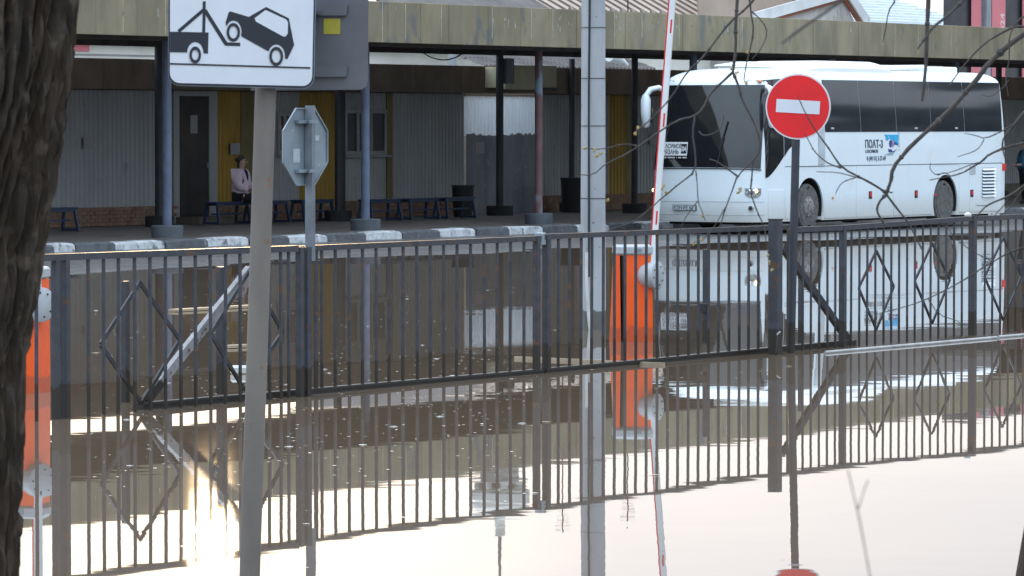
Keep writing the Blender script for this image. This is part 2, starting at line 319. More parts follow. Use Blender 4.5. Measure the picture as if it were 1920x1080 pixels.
def put_text(s, size, m, parent, origin, xax, yax, off=0.0, xs=1.0, name='lettering', extr=.001):
    me = text_mesh(s, size, extr, off, 'LEFT', xs); me.materials.clear(); me.materials.append(m)
    x = Vector(xax).normalized(); y = Vector(yax).normalized(); z = x.cross(y)
    mt = Matrix(((x.x, y.x, z.x, origin[0]), (x.y, y.y, z.y, origin[1]), (x.z, y.z, z.z, origin[2]), (0, 0, 0, 1)))
    me.transform(mt); return link(name, me, parent)

# ================================================================== GROUND AND WATER
def sgrid(us, ws, zf):
    vs = [P(u, w, zf(u, w)) for u in us for w in ws]; nw = len(ws)
    fs = [(i*nw+j, i*nw+j+1, (i+1)*nw+j+1, (i+1)*nw+j) for i in range(len(us)-1) for j in range(nw-1)]
    mb = MB(); mb.add(vs, fs, True); return mb
def fr(a, b, st):
    n = max(1, round((b-a)/st)); return [a+(b-a)*i/n for i in range(n)]
def gz(u, w):
    if w < -6: return -.02
    if w < .05: return .06
    e = 5.6+1.1*math.sin(u*.23+1)*.5+(.9 if u > 2 else 0)*min(1, max(0, (u-2)/3))
    z = .075*(1-w/e) if w < e else -.02*(w-e)
    z = max(z, -.5)
    n = noise.noise(Vector((u*.35, w*.5, 0)))*.022+noise.noise(Vector((u*1.3, w*1.6, 3)))*.012
    if 1 < w < 12: z += n
    if w > 41: z = -.5+min(1, (w-41)/6)*1.0
    return z
us = fr(-900, -60, 60)+fr(-60, -20, 5)+fr(-20, 30, .3)+fr(30, 80, 5)+fr(80, 1100, 60)+[1100]
ws = fr(-1200, -60, 80)+fr(-60, -6, 9)+[-6, -.02]+fr(.06, 12, .25)+fr(12, 60, 3)+fr(60, 900, 60)+[900]
struct('ground', sgrid(us, ws, gz), M['road'])
wm = MB(); vs = [P(u, w, 0) for u, w in ((-200, .6), (300, .6), (300, 60), (-200, 60))]; wm.add(vs, [(0, 3, 2, 1)])
wo = struct('flood_water', wm, M['water'])
for p_ in wo.data.polygons:
    if p_.normal.z < 0: wo.data.flip_normals()
# platform sheet
pm = MB(); vs = [P(u, w, .225) for u, w in ((-60, -.3), (60, -.3), (60, -8.4), (-60, -8.4))]; vs += [P(u, w, 0) for u, w in ((-60, -.3), (60, -.3), (60, -8.4), (-60, -8.4))]
pm.add(vs, [(0, 1, 2, 3), (4, 7, 6, 5), (0, 4, 5, 1), (1, 5, 6, 2), (2, 6, 7, 3), (3, 7, 4, 0)])
struct('platform', pm, M['platform'])
# kerb of painted stones
kerb = bpy.data.objects.new('kerb', None); C.objects.link(kerb); kerb.location = P(0, 0, 0); kerb.rotation_euler = (0, 0, RZ); kerb['kind'] = 'structure'
kx = [100, 140, 215, 308, 388, 465, 540, 612, 685, 753, 823, 890, 952, 1015, 1080, 1140, 1200]
ku = [SW(x, 455-.03*(x-100), 0)[0] for x in kx]
ku = [ku[0]-1.4*(i+1) for i in reversed(range(6))]+ku+[ku[-1]+1.4*(i+1) for i in range(22)]
for i in range(len(ku)-1):
    white = (i % 2 == 0)
    b = MB(); h = .235+random.uniform(-.012, .012); a0, a1 = ku[i]+.012, ku[i+1]-.012; j = random.uniform(-.02, .02)
    pr = [(-.02+j, .0), (.29+j, .0), (.29+j, h), (.05+j, h), (-.005+j, h-.035)]
    n = 6; vv = []; ff = []
    for q in range(n+1):
        uq = a0+(a1-a0)*q/n; dz = random.uniform(-.008, .008)-(.02 if q in (0, n) else 0)
        vv += [(uq, p[0]-.02+random.uniform(-.006, .006), p[1]+(dz if p[1] > .1 else 0)) for p in pr]
    for q in range(n):
        for k in range(5): ff.append((q*5+k, q*5+(k+1) % 5, (q+1)*5+(k+1) % 5, (q+1)*5+k))
    ff += [(0, 1, 2, 3, 4), tuple(n*5+k for k in (4, 3, 2, 1, 0))]
    b.add(vv, ff); part('kerb_stone', b, M['kerb_white' if white else 'kerb_black'], kerb)

# ================================================================== STATION CANOPY
canopy = thing('platform_canopy', 'long concrete canopy on round posts over the station platform', 'canopy', P(0, 0, .22), RZ)
def cz(z): return z-.22
FB, FT = 4.02, 4.84
u0 = -46.0; i = 0
while u0 < 58:
    wd = random.uniform(.9, 1.5); u1 = u0+wd
    b = MB(); off = random.uniform(-.006, .006); b.bbox(u0+.004, u1-.004, -.32+off, -.14+off, cz(FB), cz(FT), .008)
    fp = part('fascia_panel', b, M['fascia'], canopy)
    if -24 < u0 < 20:
        fl = MB()
        for k in range(random.choice((0, 1, 2, 4, 6, 7)) if u0 < 8 else random.choice((0, 0, 1, 2))):
            cx = random.uniform(u0+.1, u1-.1); cz_ = cz(random.uniform(4.4, 4.72)); hh = random.uniform(.03, .11); ww = random.uniform(.008, .03)
            pts = [(cx+random.uniform(.5, 1.2)*ww*math.cos(t), cz_+random.uniform(.6, 1.1)*hh*math.sin(t)) for t in [k2*math.pi/4 for k2 in range(8)]]
            fl.prism(pts, 1, -.324+off, -.319+off)
        if fl.v: part('peeled_patch', fl, M['flake'], fp, kind='stuff')
        st = MB()
        if random.random() < .7:
            cx = random.uniform(u0+.1, u1-.1); st.box(cx, cx+.014, -.3235+off, -.319+off, cz(FB+random.uniform(0, .3)), cz(FT-.02)); part('lime_streak', st, M['streak'], fp)
    u0 = u1; i += 1
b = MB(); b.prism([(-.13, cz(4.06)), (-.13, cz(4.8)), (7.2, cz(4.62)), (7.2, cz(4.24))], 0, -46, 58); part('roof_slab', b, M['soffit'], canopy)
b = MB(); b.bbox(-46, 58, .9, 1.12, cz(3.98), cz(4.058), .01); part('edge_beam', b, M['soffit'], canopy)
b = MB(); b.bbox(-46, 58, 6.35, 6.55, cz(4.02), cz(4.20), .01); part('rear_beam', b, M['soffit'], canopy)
def post(x, w, mt, top, foot=.31, fm='foot', r=.09, u=None, fh=.24):
    u = SU(x, w) if u is None else u
    b = MB(); b.tube([(u, -w, cz(.225)+fh-.01), (u, -w, cz(top))], r, 16); p = part('post', b, M[mt], canopy)
    b = MB(); b.tube([(u, -w, 0.0), (u, -w, fh*.93), (u, -w, fh)], [foot*.97, foot, foot*.95], 20); part('foot', b, M[fm], p); return u
r1 = [post(313, -1.0, 'blue_post', 4.0), post(685, -1.0, 'blue_post', 4.0), post(1010, -1.0, 'rust_post', 4.0, r=.085)]
sp = (r1[2]-r1[0])/2
post(0, -1.0, 'blue_post', 4.0, u=r1[0]-sp)
for k in range(1, 6): post(0, -1.0, 'blue_post', 4.0, u=r1[2]+sp*k)
r2 = [post(299, -6.45, 'dark_post', 4.1, fm='foot_dark', r=.1), post(634, -6.45, 'dark_post', 4.1, fm='foot_dark', r=.075), post(937, -6.45, 'dark_post', 4.1, fm='foot_dark', r=.09, foot=.32)]
for x in (1190,): post(x, -5.2, 'dark_post', 4.1, fm='foot_dark', r=.08)
post(1072, -7.3, 'dark_post', 4.0, fm='foot_dark', r=.075)
for k in range(2, 6): post(0, -6.45, 'dark_post', 4.1, u=r2[2]+sp*k, fm='foot_dark')
# small box on the black post, hanging cables under the slab
b = MB(); ub = r2[2]; b.bbox(ub+.1, ub+.42, 6.3, 6.5, cz(3.35), cz(3.95), .01); part('junction_box', b, M['old_metal'], canopy)
def cable(pts, r, label, cat='cable', mt='cable', name='hanging_cable'):
    b = MB(); o = Vector(pts[0]); b.tube([Vector(p)-o for p in pts], r, 6); return single(name, b, M[mt], label, cat, o)
for (xa, xb, sag, w, lab) in ((780, 880, .28, -5.0, 'thin black cable sagging below the canopy against the cream building'), (600+120, 930, .1, -6.2, 'straight dark cable strung below the rear edge of the canopy roof')):
    ua, ub_ = SU(xa, w), SU(xb, w)
    cable([P(ua+(ub_-ua)*t/8, w, 4.12-sag*4*(t/8)*(1-t/8)) for t in range(9)], .014, lab)

# ================================================================== TERMINAL WALL BUILDING
WW = -8.0
term = thing('terminal_building', 'low bus station building clad in corrugated sheets on a brick base', 'building', P(0, WW, .22), RZ)
ZB, ZT = .40, 3.12-.22    # local cladding bottom and top
def wu(x): return SU(x, WW)
def corrug(u0, u1, z0, z1, m, y=0.0, pitch=.15, dep=.028, name='cladding_sheet', lab=None, bottom=None):
    n = max(1, round((u1-u0)/pitch)); p = (u1-u0)/n; prof = []
    for k in range(n):
        a = u0+k*p; prof += [(a, y), (a+p*.5, y), (a+p*.62, y-dep), (a+p*.88, y-dep)]
    prof.append((u1, y)); m_ = MB(); k = len(prof)
    zb = [z0+(bottom(q[0]) if bottom else 0) for q in prof]
    vs = [(q[0], q[1], zb[i_]) for i_, q in enumerate(prof)]+[(q[0], q[1], z1) for q in prof]+[(q[0], y+.02, zb[i_]) for i_, q in enumerate(prof)]+[(q[0], y+.02, z1) for q in prof]
    fs = []
    for i_ in range(k-1):
        fs += [(i_, i_+1, k+i_+1, k+i_), (2*k+i_+1, 2*k+i_, 3*k+i_, 3*k+i_+1), (k+i_, k+i_+1, 3*k+i_+1, 3*k+i_), (i_+1, i_, 2*k+i_, 2*k+i_+1)]
    fs += [(0, k, 3*k, 2*k), (k-1, 3*k-1, 4*k-1, 2*k-1)]
    m_.add(vs, fs); o = part(name, m_, m, term)
    if lab: o['label'] = lab
    return o
def sheets(xa, xb, m, z0=ZB, z1=ZT, nm='cladding_sheet', lab=None, w=1.12, ua=None, ub=None):
    ua = wu(xa) if ua is None else ua; ub = wu(xb) if ub is None else ub; n = max(1, round((ub-ua)/w))
    for k in range(n):
        corrug(ua+(ub-ua)*k/n+.004, ua+(ub-ua)*(k+1)/n-.004, z0, z1, m, y=-(k % 2)*.006, name=nm, lab=lab)
sheets(0, 322, M['corr'], ua=wu(60)-12)
b = MB(); b.box(wu(60)-14, wu(869), .06, 6, 0, 3.5); part('wall', b, M['mortar'], term)
b = MB(); b.box(wu(1006), 60, .06, 6, 0, 3.5); part('wall', b, M['mortar'], term)
# door
b = MB(); b.bbox(wu(333), wu(388), -.05, .0, .16, ZT-.12, .01); d = part('door', b, M['door'], term)
b = MB(); b.bbox(wu(383), wu(386), -.09, -.05, 1.2, 1.33, .005); part('handle', b, M['zinc'], d)
b = MB(); ud, zd = SW(360, 233, WW); b.box(ud-.13, ud+.13, -.056, -.051, zd-.22-.2, zd-.22+.2); part('notice', b, M['paper'], d)
b = MB(); b.box(wu(322), wu(332.5), -.06, .05, 0, ZT); b.box(wu(388.5), wu(404), -.06, .05, 0, ZT); b.box(wu(332.5), wu(388.5), -.06, .05, ZT-.115, ZT); part('door_frame', b, M['corr'], term)
b = MB(); b.bbox(wu(325), wu(398), -.7, -.06, 0, .15, .01); part('door_step', b, M['mortar'], term)
sheets(405, 450, M['yellow'], nm='yellow_sheet', z0=.14, w=2)
b = MB(); b.box(wu(450.5), wu(474), -.03, .05, .14, ZT); part('ochre_panel', b, M['ochre'], term)
sheets(475, 560, M['corr'])
def window(xa, xb, yt, yb, mull):
    a, c = wu(xa), wu(xb); z1 = SW(xa, yt, WW)[1]-.22; z0 = SW(xa, yb, WW)[1]-.22
    b = MB(); fw = .09
    b.box(a, c, -.07, -.031, z1-fw, z1); b.box(a, c, -.07, -.031, z0, z0+fw); b.box(a, a+fw, -.07, -.031, z0+fw, z1-fw); b.box(c-fw, c, -.07, -.031, z0+fw, z1-fw)
    for mx_ in mull: q = wu(mx_); b.box(q-.05, q+.05, -.075, -.031, z0+fw, z1-fw)
    f = part('window', b, M['frame'], term)
    cuts = [a+fw]+[wu(q) for q in mull]+[c-fw]
    for q in range(len(cuts)-1):
        b = MB(); b.box(cuts[q], cuts[q+1], -.045, -.032, z0+fw, z1-fw); part('pane', b, M['pane'], f)
    b = MB(); b.bbox(a-.08, c+.08, -.16, -.071, z0-.06, z0-.002, .006); part('sill', b, M['frame'], f)
window(517, 558, 210, 290, [530])
sheets(562, 596, M['yellow'], nm='yellow_sheet', z0=.14, w=2)
sheets(597, 628, M['yellow'], nm='yellow_sheet', z0=.14, w=2)
b = MB(); b.box(wu(628.5), wu(641), -.1, .05, 0, ZT); part('corner_post', b, M['dark_post'], term)
sheets(641, 722, M['corr'])
window(643, 721, 205, 291, [667, 692])
b = MB(); b.box(wu(722.5), wu(733), -.05, .05, .3, ZT); part('ochre_panel', b, M['ochre'], term)
sheets(733, 869, M['corr'])
# white upper sheets over weathered metal gate
zc = SW(935, 251, WW)[1]-.22; zt = SW(935, 181, WW)[1]-.22
n = 3
for k in range(n):
    a = wu(870)+(wu(1005)-wu(870))*k/n; c = wu(870)+(wu(1005)-wu(870))*(k+1)/n
    corrug(a+.004, c-.004, zc-.05, zt, M['corr_white'], y=-.01, name='white_sheet', lab='bright white corrugated sheet')
b = MB(); b.box(wu(870), wu(1005), -.03, .05, zt+.003, ZT); part('lintel', b, M['band'], term)
for k in range(4):
    a = wu(870)+(wu(1005)-wu(870))*k/4; c = wu(870)+(wu(1005)-wu(870))*(k+1)/4
    b = MB(); q = 8; jag = [random.uniform(-.05, .03) for _ in range(q+1)]
    pts = [(a+.006, 0), (c-.006, 0)]+[(c-.006+(a-c+.012)*t/q, zc+jag[t]) for t in range(q+1)]
    b.prism(pts, 1, -.085, -.06); part('gate_sheet', b, M['old_metal'], term)
sheets(1005.5, 1128, M['corr']); sheets(1129, 1140, M['corr'])
sheets(1141, 1172, M['yellow'], nm='yellow_sheet', z0=.14, w=2)
b = MB(); b.box(wu(1172.5), wu(1190), -.03, .05, .14, ZT); part('ochre_panel', b, M['ochre'], term)
sheets(1191, 1260, M['corr'], ub=60)
# notices
for (x, y, s_) in ((160, 268, .2), (894, 277, .22), (435, 279, .2), (1194+25, 262, .2)):
    uq, zq = SW(x, y, WW); b = MB(); b.box(uq-s_*.9, uq+s_*.9, -.093, -.088, zq-.22-s_*.62, zq-.22+s_*.62); part('notice', b, M['paper'], term)
# brick plinth: mortar backing and bricks
b = MB(); b.box(wu(60)-14, 60, -.02, .05, 0, ZB-.004); part('plinth', b, M['mortar'], term)
b = MB(); rows = 5; bh = ZB/rows
for r_ in range(rows):
    uq = wu(60)-3+(.13 if r_ % 2 else 0)
    while uq < wu(1430):
        xs = (uq > wu(322) and uq < wu(400)) or (uq > wu(870) and uq < wu(1004))
        if not xs: b.box(uq, uq+.245, -.05-random.uniform(0, .012), -.015, r_*bh+.006, (r_+1)*bh-.006)
        uq += .26
part('brick_course', b, M['brick'], term, kind='stuff')
# rear brown fascia boards and low roof
u0 = wu(40)-12
while u0 < 60:
    u1 = u0+2.0; gap = not (u1 < wu(1150) or u0 > wu(1190))
    b = MB(); b.bbox(u0+.004, u1-.004, -.62, -.5, ZT+.01, 3.78-.22, .006); part('fascia_board', b, M['band'], term); u0 = u1
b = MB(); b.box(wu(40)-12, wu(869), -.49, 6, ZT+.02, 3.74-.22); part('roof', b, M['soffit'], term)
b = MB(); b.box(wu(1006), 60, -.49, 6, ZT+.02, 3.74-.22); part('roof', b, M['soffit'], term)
# light little awning box fixed to the fascia
aw = thing('small_awning', 'short pale olive awning box behind the maroon canopy post', 'awning', P(wu(993), WW+1.15, 3.2), RZ)
a = SU(944, WW+1.15)-wu(993); c = SU(1040, WW+1.15)-wu(993)
b = MB(); b.bbox(a, c, -.06, .0, .02, .60, .008); part('front_panel', b, M['awning'], aw)
b = MB(); b.bbox(a+.01, c-.01, .003, .53, .06, .55, .008); part('awning_body', b, M['awning'], aw)
b = MB(); b.bbox(c-.9, c-.05, -.09, -.062, .0, .07, .005); part('lamp_strip', b, M['dark_post'], aw)

# ================================================================== BENCHES AND BINS
def bench(label):
    t = thing('bench', label, 'bench', (0, 0, 0), RZ, 'blue benches on the platform')
    for k in range(3):
        b = MB(); b.bbox(-.64, .64, -.17+k*.12, -.07+k*.12, .45, .485, .005); part('seat_slat', b, M['bench'], t)
    for sx in (-.55, .55):
        for sy in (-1, 1):
            b = MB(); b.bar((sx*1.08, sy*.2, 0), (sx, sy*.13, .45), .05, .05); part('leg', b, M['bench'], t)
        b = MB(); b.bar((sx*1.07, -.19, .03), (sx*1.07, .19, .03), .045, .045); part('foot_rail', b, M['bench'], t)
    b = MB(); b.bar((-.57, 0, .22), (.57, 0, .22), .04, .04); part('stretcher', b, M['bench'], t)
    b = MB(); b.box(-.6, .6, -.15, -.12, .4, .449); b.box(-.6, .6, .12, .15, .4, .449); part('seat_frame', b, M['bench'], t)
    return t
def copy_tree(o, parent=None):
    c = o.copy(); C.objects.link(c)
    if parent: c.parent = parent
    for ch in list(o.children): copy_tree(ch, c)
    return c
bl = [(426, -6.7, 'blue slatted bench with the seated woman in pink on its right end'), (500, -6.7, 'blue slatted bench half hidden by the leaning grey sign pole'),
      (585, -6.7, 'blue slatted bench behind the post of the octagonal sign'), (712, -5.7, 'blue slatted bench just right of the second blue canopy post'),
      (784, -5.7, 'blue slatted bench in the middle of the right-hand row of three'), (852, -5.7, 'blue slatted bench beside the black litter bin'), (98, -5.7, 'blue slatted bench next to the tree trunk at the far left')]
b0 = bench(bl[0][2]); b0.location = P(SU(bl[0][0], bl[0][1]), bl[0][1], .226)
for x, w, lab in bl[1:]:
    c = copy_tree(b0); c['label'] = lab; c.location = P(SU(x, w), w, .226)
def litter(x, w, lab, s=1.0):
    t = thing('litter_bin', lab, 'litter bin', P(SU(x, w), w, .226), RZ, 'black litter bins on the platform')
    b = MB(); b.tube([(0, 0, 0), (0, 0, .7*s)], [.22*s, .26*s], 16, True); part('bin_body', b, M['bin'], t)
    b = MB(); b.tube([(0, 0, .7*s+.001), (0, 0, .74*s)], [.275*s, .275*s], 16, True); part('rim', b, M['bin'], t)
litter(868, -6.4, 'black litter bin at the end of the blue benches')
litter(1074, -6.9, 'wide black litter bin beside the rear canopy post near the concrete pole', 1.15)

# ================================================================== BUILDINGS BEHIND
cb = thing('cream_building', 'long cream rendered building seen through the gap under the canopy', 'building', P(0, -34, .0), RZ)
a, c = SU(60, -34)-20, SU(909, -34); cbu = 0; zk = lambda x, y, w=-34: SW(x, y, w)[1]
b = MB(); b.box(a, c, 0, 8, 0, zk(800, 66)); part('wall', b, M['cream'], cb)
b = MB(); b.box(a, c+.1, -.3, -.002, zk(200, 80), zk(200, 76)); part('cornice', b, M['cream'], cb)
b = MB(); b.box(a, SU(268, -34), -.5, -.36, zk(240, 107), zk(240, 103)); part('ledge', b, M['tower_dark'], cb)
pu = SU(150, -34); b = MB(); b.box(pu-.55, pu+.45, -.04, -.003, zk(150, 96), zk(150, 80)); part('wall_poster', b, M['banner'], cb)
for k in range(6):
    uq = SU(200, -34)+k*3.2; b = MB(); b.box(uq, uq+1.2, -.05, -.003, 1.0, 3.3); part('window', b, M['pane'], cb)
# tiled roof house
hs = thing('tiled_house', 'low house with a dark tiled roof behind the black canopy post', 'house', P(SU(908, -30), -30, 0), RZ)
ln = SU(1230, -30)-SU(908, -30); ze = SW(1050, 127, -30)[1]; zr = (SW(1050, 84, -33)[1]-ze)/7
b = MB(); b.box(.3, ln-.3, .5, 6, 0, ze); part('wall', b, M['snow'], hs)
for r_ in range(7):
    b = MB(); n = 44
    z0 = ze+r_*zr; y0 = r_*.42; dx = ln/n
    for k in range(n):
        xx = k*dx+(dx/2 if r_ % 2 else 0); b.add([(xx+.01, y0, z0), (xx+dx-.01, y0, z0), (xx+dx-.01, y0+.5, z0+zr+.02), (xx+.01, y0+.5, z0+zr+.02), (xx+dx/2, y0-.03, z0+.07), (xx+dx/2, y0+.5, z0+zr+.09)], [(0, 4, 5, 3), (4, 1, 2, 5), (0, 1, 4), (0, 3, 2, 1)])
    part('tile_course', b, M['tile'], hs, kind='stuff')
b = MB(); b.box(0, ln, -.15, -.035, ze-.1, ze); part('gutter', b, M['snow'], hs)
b = MB(); ux = SU(1128, -30)-SU(908, -30); b.tube([(ux, -.3, SW(1128, 105, -30)[1]), (ux+.5, -.3, SW(1135, 108, -30)[1]), (ux+1.2, -.3, SW(1150, 122, -30)[1])], [.2, .2, .08], 10); part('flue', b, M['snow'], hs)
b = MB(); ux = SU(848, -26)
single('roof_pole', MB().tube([(0, 0, 0), (0, 0, 4.6)], .14, 10), M['old_metal'], 'thin grey pole standing before the cream building, seen under the canopy', 'pole', P(ux, -26, 0))
# brown metal roof building, standing right behind, visible above the canopy edge
WB = -52
def wb(x, y, w=WB): u, z = SW(x, y, w); return u, z
ba = thing('brown_roof_building', 'building with a ribbed brown metal roof rising above the canopy', 'building', P(wb(1085, 5)[0], WB, 0), RZ)
ln = wb(1440, 5)[0]-wb(1085, 5)[0]; z0b = SW(1150, 60, WB)[1]; gz_ = 3.4
x0b = SU(765, WB)-SU(1085, WB)
b = MB(); b.box(x0b, ln, .2, 12, 0, z0b); part('wall', b, M['cream'], ba)
b = MB(); b.prism([(-.4, z0b), (-.4, z0b+.08), (6, z0b+gz_), (6, z0b+gz_-.08)], 0, -.2, ln); rf = part('roof', b, M['brownroof'], ba)
b = MB(); b.prism([(-.4, z0b), (-.4, z0b+.08), (6, z0b+gz_), (6, z0b+gz_-.08)], 0, x0b, -.21); part('roof', b, M['tile'], ba, label='older dark part of the roof')
k = 0
while k*.9 < ln:
    b = MB(); b.prism([(-.42, z0b+.085), (-.42, z0b+.17), (6, z0b+gz_+.09), (6, z0b+gz_+.005)], 0, k*.9, k*.9+.09); part('roof_rib', b, M['brownrib'], rf); k += 1
for k in range(1, 12):
    b = MB(); q_ = 1.0; zz = z0b+.08+gz_*(q_+.4)/6.4; b.prism([(q_-.15, zz-.05), (q_+.1, zz+.3), (q_+.25, zz)], 0, k*.9+.12, k*.9+.4) if k*.9+.4 < ln else None
    if b.v: part('snow_guard', b, M['brownrib'], rf)
# gable
gb = thing('gable_house', 'small brick gable with red wood trim peeking over the canopy', 'house', P(wb(1510, 20)[0], WB+2, 0), RZ)
gu = wb(1510, 20)[0]; gl = SW(1402, 22, WB+2)[0]-gu; gr = SW(1618, 30, WB+2)[0]-gu; zb_ = SW(1402, 34, WB+2)[1]; za_ = zb_+1.45
b = MB(); b.box(gl+.4, gr-.4, 0, 6, 0, zb_-.05); b.prism([(gl+.8, zb_-.04), (gr-.8, zb_-.04), (0, za_-.2)], 1, 0, .3); part('wall', b, M['gablebrick'], gb)
for s_, e in ((gl, 1), (gr, -1)):
    b = MB(); b.bar((s_, -.3, zb_), (0, -.3, za_), .5, .1, up=(0, 1, 0)); part('verge_board', b, M['snow'], gb)
    b = MB(); b.bar((s_*.8, -.12, zb_+.02), (0, -.12, za_-.25), .3, .2, up=(0, 1, 0)); part('wood_trim', b, M['redwood'], gb)
    b = MB(); b.bar((s_, 2.6, zb_+.1), (0, 2.6, za_+.1), 5.7, .08, up=(0, 1, 0)); part('roof', b, M['brownroof'], gb)
b = MB(); b.box(gl, gr, -.5, -.01, zb_-.22, zb_-.06); part('cornice', b, M['snow'], gb)
# gable brick courses
b = MB(); z = zb_; r_ = 0
while z < za_-.4:
    hw_ = (1-(z-zb_)/(za_-zb_))*min(-gl, gr)-1.0; x = -hw_+(.13 if r_ % 2 else 0)
    while x < hw_-.3: b.box(x, x+.27, -.03, -.002, z, z+.085); x += .3
    z += .11; r_ += 1
if b.v: part('brick_course', b, M['gablebrick'], gb, kind='stuff')
# pale blue roof
pb = thing('pale_roof_building', 'building with a pale blue metal roof right of the gable', 'building', P(wb(1560, 20, -58)[0], -58, 0), RZ)
ln = wb(1850, 20, -58)[0]-wb(1560, 20, -58)[0]; zl = SW(1700, 48, -58)[1]
b = MB(); b.box(0, ln, .3, 12, 0, zl-.4); part('wall', b, M['cream'], pb)
b = MB(); b.prism([(-.3, zl-.5), (-.3, zl-.1), (7, zl+2.1), (7, zl+1.7)], 0, 0, ln); rf = part('roof', b, M['paleblue'], pb)
for k in range(1, 12):
    b = MB(); y = k*.6; b.box(0, ln, y-.02, y+.02, zl-.1+(y+.3)*2.2/7.3, zl-.04+(y+.3)*2.2/7.3+.03); part('roof_seam', b, M['snow'], rf)
# dark tower block with banners
tb = thing('dark_tower_block', 'dark flat building hung with red banners at the top right corner', 'building', P(wb(1835, 20, -45)[0], -45, 0), RZ)
uo = wb(1835, 20, -45)[0]
b = MB(); b.box(-1.0, 22, .2, 1.4, 0, 12); part('wall', b, M['dkbuild'], tb)
for (xa, xb_) in ((1820, 1837), (1857, 1882), (1915, 1945)):
    a = SU(xa, -45)-uo; c = SU(xb_, -45)-uo; b = MB(); b.box(a, c, -.06, .0, 4.2, 11.9); bn = part('banner', b, M['banner'], tb)
    if xa == 1857:
        u_, z_ = SW(1860, 66, -45); put_text('2024', .62, M['bannerink'], bn, (c-.12, -.064, z_-.15), (0, 0, 1), (-1, 0, 0), off=.01)
b = MB(); a = SU(1842, -45)-uo; b.box(a, a+.5, -.2, 0.19, 0, 11.9); part('pilaster', b, M['old_metal'], tb)
# bell tower seen only in the water
tw = thing('bell_tower', 'pale round bell tower with a spire, seen mirrored in the water', 'tower', G(937, 232, -900) if False else Vector(((937-960)/F*300, 300, 0)))
sT = F/300
def th(y): return (y-232)/sT-H
b = MB(); b.tube([(0, 0, 0), (0, 0, th(900))], 1.3, 20); part('shaft', b, M['stone'], tw)
for k in range(8):
    a = k*math.pi/4+.2; b = MB(); b.tube([(1.45*math.cos(a), 1.45*math.sin(a), th(900)), (1.45*math.cos(a), 1.45*math.sin(a), th(921))], .3, 8); part('column', b, M['stone'], tw)
b = MB(); b.tube([(0, 0, th(896)), (0, 0, th(904))], 1.9, 20); part('gallery_floor', b, M['stone'], tw)
b = MB(); b.tube([(0, 0, th(921)), (0, 0, th(926)), (0, 0, th(926)+.01), (0, 0, th(946)), (0, 0, th(960)), (0, 0, th(967))], [1.9, 1.9, 2.05, 2.05, 1.6, .6], 24); part('drum', b, M['stone'], tw)
b = MB(); b.tube([(0, 0, th(967)), (0, 0, th(976)), (0, 0, th(980)), (0, 0, th(996)), (0, 0, th(999)), (0, 0, th(1003))], [.35, .4, .34, .34, .42, .2], 14); part('lantern', b, M['stone'], tw)
b = MB(); b.tube([(0, 0, th(1003)), (0, 0, th(1150))], [.13, .06], 8); part('spire', b, M['tower_dark'], tw)
for (x, y, lab) in ((1177, 978, 'thin antenna mast right of the bell tower, mirrored in the water'), (1055, 1000, 'slender antenna mast left of the concrete pole, mirrored in the water')):
    p = Vector(((x-960)/F*200, 200, 0)); zz = (y-232)/(F/200)-H
    t = thing('antenna_mast', lab, 'antenna', p)
    b = MB(); b.tube([(0, 0, 0), (0, 0, zz)], .035, 6); part('mast', b, M['cable'], t)
    b = MB()
    for k in range(4): b.bar((-.35+.05*k, 0, zz-.3-.25*k), (.35-.05*k, 0, zz-.3-.25*k), .03)
    part('aerial', b, M['cable'], t)

# ================================================================== BUS
BU0, BW = 3.34, 3.97       # front corner in the station frame
bus = thing('coach_bus', 'white long-distance coach with tinted windows parked at the platform', 'bus', P(BU0, BW, .1), RZ)
bus.scale = (1, 1.07, 1)
# local: x 0..12 to the rear, y 0 near side .. 2.5 far side, z from the ground
def Hw(z):
    t = 1.25-.028*max(0, z-1.38)**2
    if z > 3.24: q = min(1, (z-3.24)/.26); t -= .5*(1-math.sqrt(max(0, 1-q*q)))*1.0
    return t
def A0(z):
    if z < .75: return .06*(1-(z-.2)/.55)**2 if z > .2 else .06
    if z < 1.35: return .0
    if z < 3.12: return .34*((z-1.35)/1.77)**1.25
    q = min(1, (z-3.12)/.38); return .34+1.3*(1-math.sqrt(max(0, 1-q*q)))
def A1(z): return 12.42-(.12*max(0, (z-1.2)/2.2)**2)-(.5*(1-math.sqrt(max(0, 1-min(1, max(0, (z-3.2)/.32))**2))))
DF, PF = .52, 2.5
def front(q, z, o=0.0):
    "q in -1..1 round the nose"
    s_ = 1 if q >= 0 else -1; t = abs(q)*math.pi/2; hw = Hw(z)+o
    c = hw*math.sin(t)**(2/PF); a = A0(z)+DF*(1-math.cos(t)**(2/PF))-o
    return (a, 1.25-s_*c, z)        # q>0 : near side (towards the camera)
zl = [.2, .26, .34, .5, .62, .75, .95, 1.15, 1.35, 1.6, 1.9, 2.2, 2.5, 2.8, 3.05, 3.15, 3.24, 3.3, 3.36, 3.41, 3.45, 3.48, 3.5]
ring = []
NQ = 12
for z in zl:
    r_ = [front(-1+2*k/(2*NQ), z) for k in range(2*NQ+1)]
    hw = Hw(z); a1 = A1(z); a0 = A0(z)+DF
    n_ = 14
    r_ += [(a0+(a1-.25-a0)*k/n_, 1.25-hw, z) for k in range(1, n_)]
    for k in range(0, 2*6+1):
        q = 1-k/6; s_ = 1 if q >= 0 else -1; t = abs(q)*math.pi/2
        r_.append((a1-.25*(1-math.cos(t)**(2/3)), 1.25-s_*hw*math.sin(t)**(2/3), z))
    r_ += [(a1-.25+(a0-a1+.25)*k/n_, 1.25+hw, z) for k in range(1, n_)]
    ring.append(r_)
nr = len(ring[0]); b = MB(); b.v = [p for r_ in ring for p in r_]
